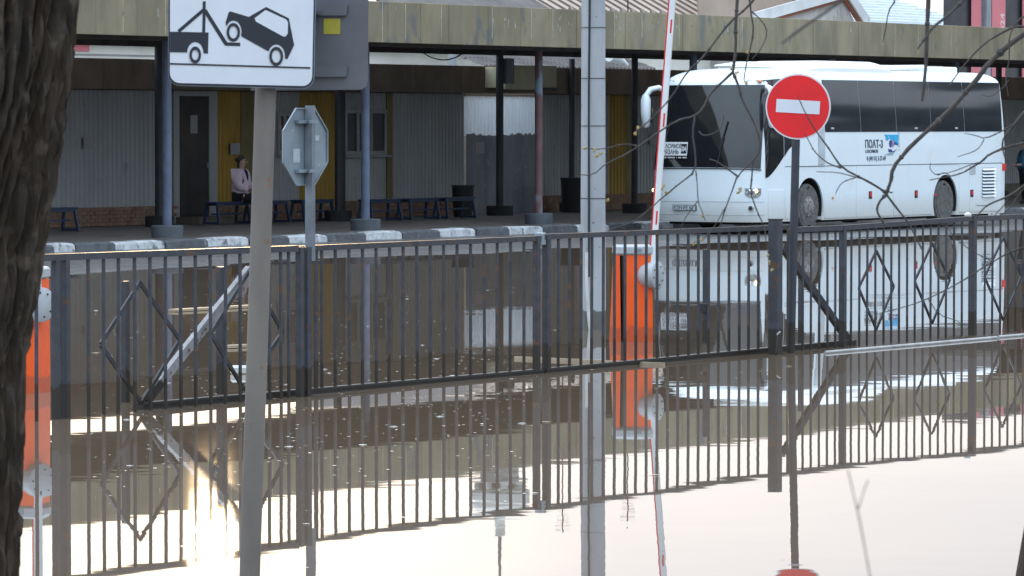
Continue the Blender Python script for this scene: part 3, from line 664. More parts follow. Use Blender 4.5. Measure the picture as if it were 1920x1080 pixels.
for j in range(len(zl)-1):
    for k in range(nr): b.f.append((j*nr+k, j*nr+(k+1) % nr, (j+1)*nr+(k+1) % nr, (j+1)*nr+k)); b.sm.append(True)
b.f.append(tuple(reversed(range(nr)))); b.sm.append(False)
b.f.append(tuple((len(zl)-1)*nr+k for k in range(nr))); b.sm.append(False)
body = link('body', b.mesh('body', M['bus']), bus)
WX = (2.5, 9.1)
for wx in WX:
    for y0, y1 in ((-.2, .5), (2.0, 2.7)):
        cm = MB(); cm.tube([(wx, y0, .5), (wx, y1, .5)], .63, 40); cmm = cm.mesh('cut', M['black_rub']); ct = bpy.data.objects.new('cut', cmm); C.objects.link(ct); ct.parent = bus
        bpy.context.view_layer.update()
        md = body.modifiers.new('b', 'BOOLEAN'); md.operation = 'DIFFERENCE'; md.object = ct; md.solver = 'EXACT'
        nm_ = bpy.data.meshes.new_from_object(body.evaluated_get(bpy.context.evaluated_depsgraph_get())); body.modifiers.clear()
        body.data = nm_; bpy.data.objects.remove(ct)
body.data.name = 'body'; body.data.set_sharp_from_angle(angle=R(35))
def patch(name, pts_fn, nu, nv, m, th_=.012, parent=None, **kw):
    "thin curved sheet: pts_fn(i/nu, j/nv, offset)"
    b = MB(); vs = [pts_fn(i/nu, j/nv, th_) for j in range(nv+1) for i in range(nu+1)]+[pts_fn(i/nu, j/nv, -.004) for j in range(nv+1) for i in range(nu+1)]
    o_ = (nu+1)*(nv+1); f = lambda i, j: j*(nu+1)+i; fs = []
    for j in range(nv):
        for i in range(nu): fs += [(f(i, j), f(i+1, j), f(i+1, j+1), f(i, j+1)), tuple(o_+q for q in (f(i, j+1), f(i+1, j+1), f(i+1, j), f(i, j)))]
    for i in range(nu): fs += [(f(i, 0), o_+f(i, 0), o_+f(i+1, 0), f(i+1, 0)), (f(i, nv), f(i+1, nv), o_+f(i+1, nv), o_+f(i, nv))]
    for j in range(nv): fs += [(f(0, j), f(0, j+1), o_+f(0, j+1), o_+f(0, j)), (f(nu, j), o_+f(nu, j), o_+f(nu, j+1), f(nu, j+1))]
    b.add(vs, fs); b.sm = [True]*len(b.sm); me = b.mesh(name, m)
    return link(name, me, parent or bus, **kw)
# windscreen wraps the nose
def ws_(i, j, o):
    z = 1.37+(3.13-1.37)*j; q = -.86+1.7*i
    if i < .5: q = -.86+(.0)*j + 1.7*i
    return front(q, z-.03*(2*i-1)**2*(1-j), o)
wsn = patch('windscreen', ws_, 30, 10, M['glass_d'], .01)
# screen gasket
b = MB(); 
pts = [front(-.875+1.73*i/30, 1.345-.03*(2*i/30-1)**2, .012) for i in range(31)]; b.tube(pts, .012, 5)
part('windscreen_gasket', b, M['black_rub'], bus)
# wipers
for q0 in (-.45, .15):
    b = MB(); b.tube([front(q0, 1.36, .03), front(q0+.06, 2.0, .035)], .012, 6); b.tube([front(q0+.02, 1.75, .045), front(q0+.09, 2.35, .04)], .014, 6); part('wiper', b, M['black_rub'], bus)
# side on both sides: y as a function of (x, z)
def side(x, z, o, far=False):
    hw = Hw(z)+o; a0 = A0(z)
    if x < a0+DF:
        r_ = max(0, 1-(max(0, 1-(x-a0)/DF))**PF); c = (Hw(z))*r_**(1/PF)+o
    else: c = hw
    return (x, 1.25+c if far else 1.25-c, z)
def sidepatch(name, xa, xb, za, zb_, m, o=.008, nx=4, nz_=4, far=False, parent=None, zaf=None, zbf=None, **kw):
    def fn(i, j, oo):
        x = xa+(xb-xa)*i; a_ = zaf(x) if zaf else za; c_ = zbf(x) if zbf else zb_; return side(x, a_+(c_-a_)*j, oo, far)
    return patch(name, fn, nx, nz_, m, o, parent, **kw)
ZW0, ZW1 = 2.12, 3.26
wx_ = [3.22, 4.92, 6.65, 8.38, 10.1, 12.1]
for far in (False, True):
    for k in range(5): sidepatch('side_window', wx_[k]+.012, wx_[k+1]-.012, ZW0, ZW1, M['glass'], .008, 1, 8, far)
    sidepatch('side_window', 1.35, 2.78, 2.0, ZW1, M['glass'], .008, 8, 4, far, zaf=lambda x: 1.6+.5*min(1, max(0, (x-1.35)/1.1))**.7, zbf=lambda x: 3.26)
    sidepatch('cab_window', .5, 1.32, 1.3, ZW1, M['glass_d'], .008, 8, 5, far, zaf=lambda x: 1.14+.46*max(0, (x-.55)/.77)**1.3, zbf=lambda x: 3.2+.05*x)
    sidepatch('pillar', 2.9, 3.18, 1.42, 3.38, M['pillar'], .02, 2, 8, far)
    # lower hatches: separate flush flaps with open joints
    xs = [3.14, 4.65, 6.45, 8.42]
    for k in range(3): sidepatch('luggage_flap', xs[k]+.012, xs[k+1]-.012, .24, 1.365, M['bus'], .014, 2, 4, far)
    sidepatch('rear_flap', 9.78, 10.3, .26, 1.365, M['bus'], .014, 2, 4, far)
    sidepatch('rear_flap', 10.32, 12.0, .26, 1.365, M['bus'], .012, 2, 4, far)
    sidepatch('front_flap', .62, 1.35, .26, .88, M['bus'], .012, 5, 4, far)
    sidepatch('front_flap', 1.37, 1.84, .26, 1.365, M['bus'], .012, 3, 4, far)
    sidepatch('waist_seam', 1.37, 12.1, 1.372, 1.384, M['black_rub'], .010, 16, 1, far)
    for x, z, m_, w_, h_ in ((1.63, .80, 'red', .05, .05), (1.63, .66, 'red', .05, .04), (3.5, .66, 'amber', .06, .04), (8.5, .66, 'red', .08, .035)):
        sidepatch('marker_lamp', x, x+w_, z, z+h_, M[m_], .03, 1, 1, far)
    for x, z in ((5.25, .63), (7.5, .62), (10.36, .6)):
        o = sidepatch('flap_latch', x, x+.15, z, z+.17, M['black_rub'], .02, 1, 1, far)
        sidepatch('latch_grip', x+.03, x+.12, z+.05, z+.15, M['red'], .028, 1, 1, far, parent=o)
    sidepatch('fuel_flap', 10.3, 10.62, 1.13, 1.33, M['pillar'], .022, 1, 1, far)
    # louvre
    lv = sidepatch('louvre', 11.0, 11.62, .62, 1.27, M['louvre_in'], .014, 2, 2, far)
    for k in range(9):
        b = MB(); z = .62+.077*k; s_ = -1 if not far else 1; y_ = side(10.6, z, .02, far)[1]
        b.add([(10.96, y_, z), (11.66, y_, z), (11.66, y_+s_*.035, z-.022), (10.96, y_+s_*.035, z-.022), (10.96, y_, z+.02), (11.66, y_, z+.02)], [(0, 1, 2, 3), (3, 2, 5, 4), (0, 4, 5, 1), (0, 3, 4), (1, 5, 2)])
        part('slat', b, M['bus'], lv)
    sidepatch('tail_lamp', 12.08, 12.26, 1.2, 1.36, M['red'], .012, 2, 1, far)
for x in (3.5, 7.55, 9.6):
    sidepatch('window_sticker', x, x+.14, ZW0+.06, ZW0+.1, M['paper'], .013, 1, 1)
# rear window and lamps
b = MB(); b.box(12.29, 12.37, .35, 2.15, 2.1, 3.1); part('rear_window', b, M['glass'], bus)
# wheels
for wx in WX:
    for s_, yc in ((-1, .17), (1, 2.33)):
        wt = MB(); yo = yc-.15 if s_ < 0 else yc+.15; yi = yc+.15 if s_ < 0 else yc-.15
        wt.tube([(wx, yi, .5), (wx, yi+(yo-yi)*.06, .5), (wx, yi+(yo-yi)*.85, .5), (wx, yi+(yo-yi)*.97, .5), (wx, yo, .5), (wx, yo-(yo-yi)*.05, .5)], [.44, .49, .5, .47, .40, .31], 40)
        ty = part('tyre', wt, M['tyre'], bus)
        rm = MB()
        if wx > 5: rr = [(0.0, .28), (.14, .26), (.17, .12), (.05, .11), (.04, .0001)]
        else: rr = [(-.01, .29), (.02, .26), (-.05, .17), (-.06, .1), (-.03, .0001)]
        rm.tube([(wx, yo-(yo-yi)*(.05+d_/.3), .5) for d_, _ in rr], [q for _, q in rr], 32); ri = part('rim', rm, M['rim'], bus)
        bo = MB()
        for k in range(10):
            a = k*math.pi/5; cy_ = yo-(yo-yi)*(.05+(-.02 if wx < 5 else .1)/.3); bo.tube([(wx+.2*math.cos(a), cy_, .5+.2*math.sin(a)), (wx+.2*math.cos(a), cy_-(yi-yo)*-.1*0-(.03 if s_ < 0 else -.03), .5+.2*math.sin(a))], .018, 6)
        part('wheel_nuts', bo, M['rim'], ri, kind='stuff')
for wx in WX:
    for ya, yb in ((.03, .49), (2.01, 2.47)):
        b = MB(); n = 28; vs = []
        for y_ in (ya, yb):
            for k in range(n+1):
                a = -.35+(math.pi+.7)*k/n; vs.append((wx+.622*math.cos(a), y_, .5+.622*math.sin(a)))
        b.add(vs, [(k, k+1, n+2+k, n+1+k) for k in range(n)], True); yq = yb-.002 if ya < 1 else ya+.002
        b.add([(wx+.62*math.cos(2*math.pi*k/32), yq, .5+.62*math.sin(2*math.pi*k/32)) for k in range(32) if .5+.62*math.sin(2*math.pi*k/32) > .2], [tuple(range(len([1 for k in range(32) if .5+.62*math.sin(2*math.pi*k/32) > .2])))])
        part('wheel_arch', b, M['black_rub'], bus)
b = MB(); b.box(.5, 12.0, .3, 2.2, .14, .199); part('underframe', b, M['black_rub'], bus)
# headlights
for s_ in (1, -1):
    def hl(i, j, o, s_=s_):
        q = .52+.33*i; ztop = .93-.01*i; zb2 = .80-.075*math.sin(i*math.pi)**.6; return front(s_*q, zb2+(ztop-zb2)*j, o)
    h = patch('headlight', hl, 12, 4, M['lens'], .014)
    for q in (.6, .67):
        c_ = Vector(front(s_*q, .865, .016)); b = MB(); b.ell(c_, (.03, .045, .045), 10, 6); part('reflector', b, M['chrome'], h)
    c_ = Vector(front(s_*.72, .87, .02)); b = MB(); b.ell(c_, (.03, .045, .04), 10, 6); part('bulb', b, M['bulb'], h)
    c_ = front(s_*.62, .5, .012); b = MB(); b.tube([(c_[0]-.02, c_[1], c_[2]), (c_[0]+.03, c_[1], c_[2])], .055, 14); fg = part('fog_lamp', b, M['chrome'], bus)
    b = MB(); b.tube([(c_[0]-.024, c_[1], c_[2]), (c_[0]-.0, c_[1], c_[2])], .035, 12); part('lens', b, M['dark'], fg)
    c_ = front(s_*.7, 3.2, .02); b = MB(); b.ell(c_, (.05, .06, .025), 10, 6); part('roof_lamp', b, M['amber' if s_ > 0 else 'lens'], bus)
# bumper crease lines
for z in (.64, .36):
    b = MB(); b.tube([front(-.95+1.9*i/30, z, .003) for i in range(31)], .006, 5); part('bumper_crease', b, M['pillar'], bus)
# number plate
pc = front(-.12, .50, .02); b = MB(); b.box(pc[0]-.014, pc[0]+.05, pc[1]-.27, pc[1]+.27, .445, .565); pl = part('number_plate', b, M['black_rub'], bus)
b = MB(); b.box(pc[0]-.018, pc[0]-.0145, pc[1]-.255, pc[1]+.255, .455, .555); part('plate_face', b, M['plate'], pl)
put_text('К291РЕ 62', .105, M['ink'], pl, (pc[0]-.0195, pc[1]+.245, .468), (0, -1, 0), (0, 0, 1), off=.002, xs=.93)
# destination card, stuck to the screen low down on its far side
def on_front(c, z, o): 
    s_ = (1.25-c); hw = Hw(z)+o; t = math.asin(min(1, (abs(s_)/hw))**(PF/2)); return front((1 if s_ >= 0 else -1)*t/(math.pi/2), z, o)
ca, cb_ = 2.12, 1.4
pa = Vector(on_front(ca, 1.62, .13)); pb2 = Vector(on_front(cb_, 1.62, .10)); xa_ = (pb2-pa).normalized(); up_ = (Vector(on_front(1.9, 1.9, .05))-Vector(on_front(1.9, 1.6, .05))).normalized(); nn = xa_.cross(up_).normalized()
Lc = (pb2-pa).length
def card(x0, x1, z0, z1, d0, d1):
    b = MB(); vs = [pa+xa_*x+up_*z+nn*d for d in (d0, d1) for z in (z0, z1) for x in (x0, x1)]
    return b.add(vs, [(0, 2, 3, 1), (4, 5, 7, 6), (0, 1, 5, 4), (2, 6, 7, 3), (0, 4, 6, 2), (1, 3, 7, 5)])
cd = part('destination_card', card(0, Lc*.86, 0, .29, 0, .006), M['boom'], bus)
put_text('КАСИМОВ', .135, M['sign_black'], cd, pa+xa_*.03+up_*.155+nn*.008, xa_, up_, off=.003, xs=.66)
put_text('РЯЗАНЬ', .135, M['sign_black'], cd, pa+xa_*.03+up_*.03+nn*.008, xa_, up_, off=.003, xs=.74)
part('number_box', card(Lc*.66, Lc*.84, .04, .25, .0065, .009), M['sign_black'], cd)
put_text('504', .15, M['boom'], cd, pa+xa_*(Lc*.665)+up_*.09+nn*.0105, xa_, up_, off=.003, xs=.5)
lc = MB(); q = 0.02
for wd in (.12, .17, .02, .07, .1): 
    lc2 = card(q, q+wd, -.06, -.03, 0, .004); lc.add(lc2.v, lc2.f); q += wd+.03
part('small_print', lc, M['paper'], cd)
# mirrors
for s_ in (1, -1):
    r0 = Vector(front(s_*.86, 3.0, 0)); 
    out_ = Vector((-.28, -s_*.3, 0)); 
    b = MB(); b.tube([r0+Vector((.1, 0, -.02)), r0+out_*.35+Vector((0, 0, .08)), r0+out_*.75+Vector((0, 0, .04)), r0+out_*1.0+Vector((0, 0, -.1))], [.05, .06, .065, .06], 10); mi_ = part('mirror_arm', b, M['bus'], bus)
    c_ = r0+out_*1.0+Vector((0, 0, -.18))
    b = MB(); b.tube([c_+Vector((0, 0, .12)), c_+Vector((0, 0, 0)), c_+Vector((.0, 0, -.3)), c_+Vector((.02, 0, -.56)), c_+Vector((.03, 0, -.6))], [.06, .105, .105, .08, .045], 14); part('mirror', b, M['bus'], bus)
    b = MB(); b.box(c_.x+.12, c_.x+.135, c_.y-.08, c_.y+.08, c_.z-.5, c_.z); part('mirror_glass', b, M['glass'], bus)
# roof: air conditioner, hatches
b = MB(); prof = [(2.6, 3.44), (2.9, 3.56), (3.5, 3.66), (4.0, 3.69), (6.5, 3.69), (6.9, 3.62), (7.05, 3.5), (7.05, 3.4), (2.6, 3.4)]
vv = []; kk = len(prof)
for y_, sc_ in ((.3, .4), (.42, .85), (.6, 1), (1.9, 1), (2.08, .85), (2.2, .4)):
    vv += [(x, y_, 3.42+(z-3.42)*sc_ if z > 3.42 else z) for x, z in prof]
ff = [(r_*kk+k, r_*kk+(k+1) % kk, (r_+1)*kk+(k+1) % kk, (r_+1)*kk+k) for r_ in range(5) for k in range(kk)]+[tuple(range(kk)), tuple(5*kk+k for k in reversed(range(kk)))]
b.add(vv, ff); ac = part('air_conditioner', b, M['bus_bright'], bus)
put_text('HIGER', .16, M['pinkink'], ac, (5.1, .336, 3.48), (1, 0, 0), (0, .35, 1), off=.003)
for x in (1.75, 8.6):
    b = MB(); b.bbox(x, x+.9, .75, 1.75, 3.45, 3.53, .02); h = part('roof_hatch', b, M['bus_bright'], bus)
    b = MB(); b.add([(x-.05, .7, 3.55), (x+.95, .7, 3.62), (x+.95, 1.8, 3.62), (x-.05, 1.8, 3.55), (x-.05, .7, 3.58), (x+.95, .7, 3.66), (x+.95, 1.8, 3.66), (x-.05, 1.8, 3.58)], [(0, 3, 2, 1), (4, 5, 6, 7), (0, 1, 5, 4), (1, 2, 6, 5), (2, 3, 7, 6), (3, 0, 4, 7)]); part('hatch_lid', b, M['bus_bright'], h)
b = MB(); b.bbox(9.7, 11.0, .6, 1.9, 3.44, 3.62, .03); part('roof_box', b, M['bus_bright'], bus)
# side lettering
def sp(x, z, o=.012): return Vector(side(x, z, o))
def dz_(x, y):      # photo pixel -> local (x, z) on the near side
    u, z = SW(x, y, BW); return u-BU0, z-.1
def lettering(s, x, y, size, xs, off):
    lx, lz = dz_(x, y); put_text(s, size, M['ink'], bus, sp(lx, lz, .004), (1, 0, 0), (0, .03, 1), off=off, xs=xs, extr=.003)
lettering('ПОАТ-3', 1622, 277, .24, 1.0, .006)
lettering('г.КАСИМОВ', 1622, 286.5, .095, 1.15, .001)
lettering('8 (49131) 2-27-69', 1625, 301, .135, .93, .0015)
def logo(pts, m):
    "pts in the enlarged logo crop (15.43 px per photo pixel, origin 1600,240)"
    q = [dz_(1600+x/15.43, 240+y/15.43) for x, y in pts]; b = MB(); n = len(q)
    vs = [sp(x, z, .009) for x, z in q]+[sp(x, z, .001) for x, z in q]
    b.add(vs, [tuple(range(n)), tuple(reversed(range(n, 2*n)))]+[(i, (i+1) % n, n+(i+1) % n, n+i) for i in range(n)]); return b
lg = part('logo', logo([(1120, 190), (1310, 190), (1300, 490), (1200, 390), (1130, 340)], M['blue']), M['blue'], bus)
for pts, m_ in (([(905, 190), (990, 190), (1050, 300), (990, 365), (930, 310), (960, 270)], 'blue'), ([(1010, 190), (1100, 190), (1140, 330), (1060, 330), (1070, 280)], 'blue'),
                ([(1050, 370), (1110, 350), (1115, 470), (1100, 560), (1050, 540), (1040, 440)], 'navy'), ([(1122, 352), (1180, 380), (1200, 440), (1160, 540), (1120, 560), (1130, 460)], 'mauve'),
                ([(1190, 400), (1290, 470), (1290, 500), (1200, 470), (1150, 530)], 'navy'), ([(1010, 610), (1110, 620), (1120, 680), (1170, 660), (1260, 610), (1180, 690), (1100, 705), (1020, 690)], 'navy'),
                ([(890, 780), (980, 730), (1090, 715), (1200, 690), (1130, 780)], 'teal')):
    part('emblem_piece', logo(pts, None), M[m_], lg)
lx, lz = dz_(1687, 283); put_text('г. КАСИМОВ', .09, M['teal'], bus, sp(lx, lz, .004), (0, .03, 1), (-1, 0, 0), extr=.002)

# ================================================================== FENCE AND SLIDING GATES
FW = 27.25
def fl_(x, y, w=FW): return SW(x, y, w)
def fence_thing(name, label, x0, cat='fence'):
    u, _ = fl_(x0, 600); t = thing(name, label, cat, P(u, FW, 0), RZ); t['u0'] = u; return t
def vbar(t, x, yt, yb, wd, m, nm='bar', w=FW, z0=None, xb=None):
    u, z1 = fl_(x, yt, w); u2 = u if xb is None else fl_(xb, yb, w)[0]
    zb0 = fl_(x, yb, w)[1] if z0 is None else z0; y = FW-w; b = MB(); a = u-t['u0']; a2 = u2-t['u0']+(random.gauss(0, .006) if nm == 'bar' else 0)
    wd *= .74; b.bar((a2, y, zb0), (a, y, z1), wd, wd); return part(nm, b, m, t)
def rail(t, xa, ya, xb, yb, hh, dd, m, nm='rail', w=FW, dz=0):
    ua, za = fl_(xa, ya, w); ub, zb2 = fl_(xb, yb, w); y = FW-w; b = MB()
    b.bar((ua-t['u0'], y, za+dz), (ub-t['u0'], y, zb2+dz), dd, hh, up=(0, 0, 1)); return part(nm, b, m, t)
def lerpx(xa, ya, xb, yb, x): return ya+(yb-ya)*(x-xa)/(xb-xa)
def strip(t, pts, wd, m, nm, w=FW):
    b = MB(); y = FW-w
    for (a_, c_) in zip(pts, pts[1:]):
        ua, za = fl_(a_[0], a_[1], w); ub, zb2 = fl_(c_[0], c_[1], w); b.bar((ua-t['u0'], y, za), (ub-t['u0'], y, zb2), wd, wd*.5, up=(0, 1, 0))
    return part(nm, b, m, t)
# left fence
lf = fence_thing('metal_fence', 'grey bar fence panel with diamond ornaments beside the tree trunk', 115)
rail(lf, 60, 484, 556, 466, .055, .05, M['fence'], 'top_rail')
for x in (104, 123): vbar(lf, x, 479, 0, .07, M['fence'], 'post', z0=-.4)
vbar(lf, 113.5, 481, 0, .04, M['fence'], 'post', w=FW-.06, z0=-.4)
for x, w_ in ((562, .075), (575, .085)): vbar(lf, x, 463, 0, w_, M['fence'], 'post', z0=-.4)
for x in [68, 165, 194, 222, 252, 281, 310, 338, 366, 394, 423, 450, 478, 504, 526, 541]:
    vbar(lf, x, lerpx(60, 486, 556, 468, x), 0, .03, M['fence'], z0=-.25)
strip(lf, [(262, 530), (188, 645), (265, 757), (337, 637), (260, 527)], .035, M['gate'], 'diamond', FW-.05)
strip(lf, [(466, 510), (395, 625), (457, 730), (530, 622), (466, 510)], .035, M['gate'], 'diamond', FW-.05)
# stub posts standing in the water behind the fence
def stub(x, yt, wd, lab, w=26.4, box=False):
    wd *= .74; u, z1 = SW(x, yt, w); t = thing('stub_post', lab, 'post', P(u, w, 0), RZ)
    b = MB(); b.bbox(-wd/2, wd/2, -wd/2, wd/2, -.4, z1, .004); part('shaft', b, M['gate'], t)
    if box:
        zz = SW(x, 577, w)[1]; b = MB(); b.bbox(-wd*.5-.06, -wd*.5-.003, -.05, .03, zz-.05, zz+.05, .004); part('sensor', b, M['cable'], t)
        b = MB(); b.bbox(-wd*.5-.045, -wd*.5-.02, -.053, -.0505, zz-.035, zz+.035, .001); part('sensor_face', b, M['pane'], t)
stub(235, 527, .075, 'short square rusty post standing in the water behind the left fence panel')
stub(415, 500, .1, 'dark square guide post in the water left of the leaning grey pole')
stub(1324, 467, .08, 'square post with a small sensor box behind the right gate leaf', 25.6, True)
stub(1502, 520, .07, 'short square guide post in the water just right of the no entry sign pole', 26.6)
# gate leaves
GWd = FW-.16
gl_ = fence_thing('sliding_gate', 'left leaf of the long dark sliding gate with a pale diagonal brace', 800, 'gate')
rail(gl_, 262, 766, 1012, 701, .1, .08, M['gate'], 'bottom_rail', GWd)
rail(gl_, 262, 758, 1012, 693.5, .02, .1, M['brace'], 'lit_rail_edge', GWd, dz=0)  # pale strip: sky-lit top edge of the rail, put into the colour
rail(gl_, 470, 470, 1012, 447, .05, .045, M['gate'], 'top_rail', GWd)
for x in (1006,): vbar(gl_, x, 444, 698, .075, M['gate'], 'stile', GWd)
vbar(gl_, 592, 460, 740, .04, M['gate'], 'stile', GWd)
x = 603.0; k = 0
while x < 995:
    vbar(gl_, x, lerpx(590, 461, 1012, 447, x), lerpx(262, 758, 1012, 693, x), .03, M['gate'], w=GWd); x += 25.6-.0165*k*5.2*.5; k += 1
rail(gl_, 272, 752, 468, 506, .085, .05, M['brace'], 'brace', GWd-.03)
gr_ = fence_thing('sliding_gate', 'right leaf of the long dark sliding gate in front of the orange barrier', 1240, 'gate')
rail(gr_, 1018, 700, 1600, 646, .1, .08, M['gate'], 'bottom_rail', GWd)
rail(gr_, 1018, 693, 1590, 638.5, .02, .1, M['brace'], 'lit_rail_edge', GWd)  # bright upper edge again painted in as a pale strip
rail(gr_, 1018, 444, 1478, 426, .05, .045, M['gate'], 'top_rail', GWd)
vbar(gr_, 1025, 440, 698, .085, M['gate'], 'stile', GWd)
xs = [1047, 1068, 1090, 1110, 1131.5, 1152, 1172, 1192, 1212, 1232, 1252, 1271, 1290.5, 1309.5, 1329, 1348, 1367, 1386, 1404, 1422]
for x in xs: vbar(gr_, x, lerpx(1018, 444, 1478, 426, x), lerpx(1018, 692, 1590, 638, x), .03, M['gate'], w=GWd)
rail(gr_, 1466, 462, 1592, 640, .08, .05, M['gate'], 'brace', GWd-.03)
b = MB(); u, z = fl_(1018, 448, GWd); b.bbox(u-gr_['u0']-.06, u-gr_['u0']+.03, -.02+.16, .06+.16, z-.06, z+.06, .006); part('latch', b, M['zinc'], gr_)
# right fence
rf_ = fence_thing('metal_fence', 'grey bar fence panels with diamond ornaments right of the thick gate post', 1600)
rail(rf_, 1488, 431, 1579, 427, .055, .05, M['fence'], 'top_rail')
rail(rf_, 1579, 427, 1822, 410, .055, .05, M['fence'], 'top_rail'); rail(rf_, 1822, 410, 2010, 402, .055, .05, M['fence'], 'top_rail')
vbar(rf_, 1580.5, 424, 0, .085, M['fence'], 'post', z0=-.4); vbar(rf_, 1824, 404, 0, .1, M['fence'], 'post', z0=-.4); vbar(rf_, 2000, 396, 0, .1, M['fence'], 'post', z0=-.4)
vbar(rf_, 1483, 430, 0, .09, M['fence'], 'post', z0=-.4)
x = 1506.0
while x < 1990:
    if not (1570 < x < 1590 or 1812 < x < 1834): vbar(rf_, x, lerpx(1488, 433, 2010, 402, x), 0, .026, M['fence'], z0=-.25)
    x += 15.2-(x-1506)*.0022
for cx, hw_, yt, yb in ((1643, 33, 470, 618), (1748, 33, 456, 606), (1881, 35, 446, 600)):
    ym = (yt+yb)/2-4; strip(rf_, [(cx, yt), (cx-hw_, ym), (cx, yb), (cx+hw_, ym-3), (cx, yt)], .03, M['gate'], 'diamond', FW-.04)
# white knob / cap on fence post
u, z = fl_(1815, 405); b = MB(); b.ell((u-rf_['u0'], 0, z+.01), (.05, .04, .035), 10, 6); part('post_cap', b, M['conduit'], rf_)
# thick gate post
u, z = fl_(1454, 412, FW+.1); t = thing('gate_post', 'thick square dark steel post where gate and right fence meet', 'gate post', P(u, FW+.1, 0), RZ)
b = MB(); b.bbox(-.057, .057, -.057, .057, -.5, z, .006); part('shaft', b, M['fence'], t)
b = MB(); b.bbox(-.06, .06, -.06, .06, z, z+.012, .003); part('cap_plate', b, M['fence'], t)
b = MB(); b.tube([(-.13, -.08, .02), (-.10, -.08, .22), (-.04, -.08, .24)], .01, 6); part('hasp', b, M['brace'], t)

# ================================================================== SIGNS
# octagonal sign from behind, on its square post
u, _ = fl_(582, 600, FW-.1); oc = thing('octagonal_sign', 'octagonal traffic sign seen from its grey back, on a square post', 'sign', P(u, FW-.1, 0), RZ)
zt_ = fl_(577, 202, FW-.1)[1]; zc_ = fl_(574, 275, FW-.1)[1]
b = MB(); b.bar((0, 0, fl_(577, 489, FW-.1)[1]), (0, 0, zt_+.02), .075, .05); part('post', b, M['oct_post'], oc)
rr_ = .365; pts = [(-.02+rr_*math.cos(math.pi/8+k*math.pi/4)*1.02, zc_+rr_*math.sin(math.pi/8+k*math.pi/4)) for k in range(8)]
b = MB(); b.prism(pts, 1, .045, .05); pnl = part('sign_panel', b, M['zinc'], oc)
b = MB()
for k in range(8):
    p, q = pts[k], pts[(k+1) % 8]; b.bar((p[0], .037, p[1]), (q[0], .037, q[1]), .012, .014, up=(0, 1, 0))
part('rolled_rim', b, M['zinc'], pnl)
for dz2 in (.22, -.215):
    b = MB(); b.bar((-.17, .02, zc_+dz2), (.13, .02, zc_+dz2), .04, .03); b.bar((-.06, -.035, zc_+dz2), (.06, -.035, zc_+dz2), .012, .03); part('bracket', b, M['zinc'], oc)
b = MB(); b.box(-.2, -.1, .0405, .0445, zc_-.14, zc_-.02); part('label_plate', b, M['faded'], pnl)
b = MB(); b.box(.13, .2, .041, .0445, zc_+.05, zc_+.1); part('worn_sticker', b, M['faded'], pnl)
# no entry sign
pb_ = G(1483, 662, 0); sY = pb_.y-.05
ne = thing('no_entry_sign', 'round red no entry sign with a white bar on a dark pole', 'sign', pb_)
tp = AT(1495, 150, sY)-pb_
b = MB(); b.tube([(-.01, .02, -.4), (0, .02, 0), tp+Vector((0, .04, -.15))], .043, 14); part('pole', b, M['post_dark'], ne)
cc = AT(1496.5, 200, sY)-pb_; rad = 61.5/ (F/sY)
rot = Matrix.Rotation(R(3.2), 3, 'Y')@Matrix.Rotation(R(-12), 3, 'Z')
def disc(r_, d0, d1, n=56):
    vs = [cc+rot@Vector((r_*math.cos(2*math.pi*k/n), d, r_*math.sin(2*math.pi*k/n))) for d in (d0, d1) for k in range(n)]
    b = MB(); b.add(vs, [tuple(range(n)), tuple(reversed(range(n, 2*n)))]+[(k, (k+1) % n, n+(k+1) % n, n+k) for k in range(n)]); return b
dsc = part('sign_disc', disc(rad, -.004, .012), M['sign_white'], ne)
part('red_field', disc(rad*.955, -.008, -.0045), M['sign_red'], dsc)
b = MB(); bw, bh_ = rad*.67, rad*.2
vs = [cc+rot@Vector((x_*bw, d, z_*bh_)) for d in (-.012, -.0085) for x_, z_ in ((-1, -1), (1, -1), (1, 1), (-1, 1))]
b.add(vs, [(0, 1, 2, 3), (7, 6, 5, 4), (0, 4, 5, 1), (1, 5, 6, 2), (2, 6, 7, 3), (3, 7, 4, 0)]); part('white_bar', b, M['sign_white'], dsc)
for dz2 in (.18, -.18):
    b = MB(); vs0 = cc+rot@Vector((-.12, .03, dz2)); vs1 = cc+rot@Vector((.12, .03, dz2)); b.bar(vs0, vs1, .03, .03); part('bracket', b, M['zinc'], ne)
# foreground pole with the tow-away plate
TY = 21.5
base = AT(459.5, 1340, TY); tpz = AT(509, -160, TY)
ts = thing('tow_away_sign', 'leaning grey pole carrying a white tow-away plate and a dark sign back', 'sign', base)
b = MB(); n = 24; b.tube([Vector((0, 0, 0)).lerp(tpz-base, k/n) for k in range(n+1)], .051, 24); part('pole', b, M['steel_pole'], ts)
kx_ = lambda y: 2.1
def tp_(x, y, d=0.0):
    "crop coordinates of the plate -> local point; the plate is turned, its right edge farther away"
    px = 300+x/4.8; py = y/4.8; yy = TY-.16+(px-450)*.0012+d; return AT(px, py, yy)-base
def tprism(pts, d0, d1, m, nm, parent):
    n = len(pts); b = MB(); b.add([tp_(x, y, d0) for x, y in pts]+[tp_(x, y, d1) for x, y in pts], [tuple(range(n)), tuple(reversed(range(n, 2*n)))]+[(i, (i+1) % n, n+(i+1) % n, n+i) for i in range(n)])
    return part(nm, b, m, parent)
def rrect(x0, x1, y0, y1, r_, sl=0.0):
    pts = []
    for cx, cy, a0 in ((x1-r_, y1-r_, 0), (x0+r_, y1-r_, 90), (x0+r_, y0+r_, 180), (x1-r_, y0+r_, 270)):
        for k in range(7):
            a = R(a0+15*k); px, py = cx+r_*math.cos(a), cy+r_*math.sin(a); pts.append((px-(py-0)*.02*(px/1400), py+(px-80)*sl))
    return pts
tpl = tprism(rrect(74, 1402, -260, 770, 105, .024), .0, .012, M['zinc'], 'tow_plate', ts)
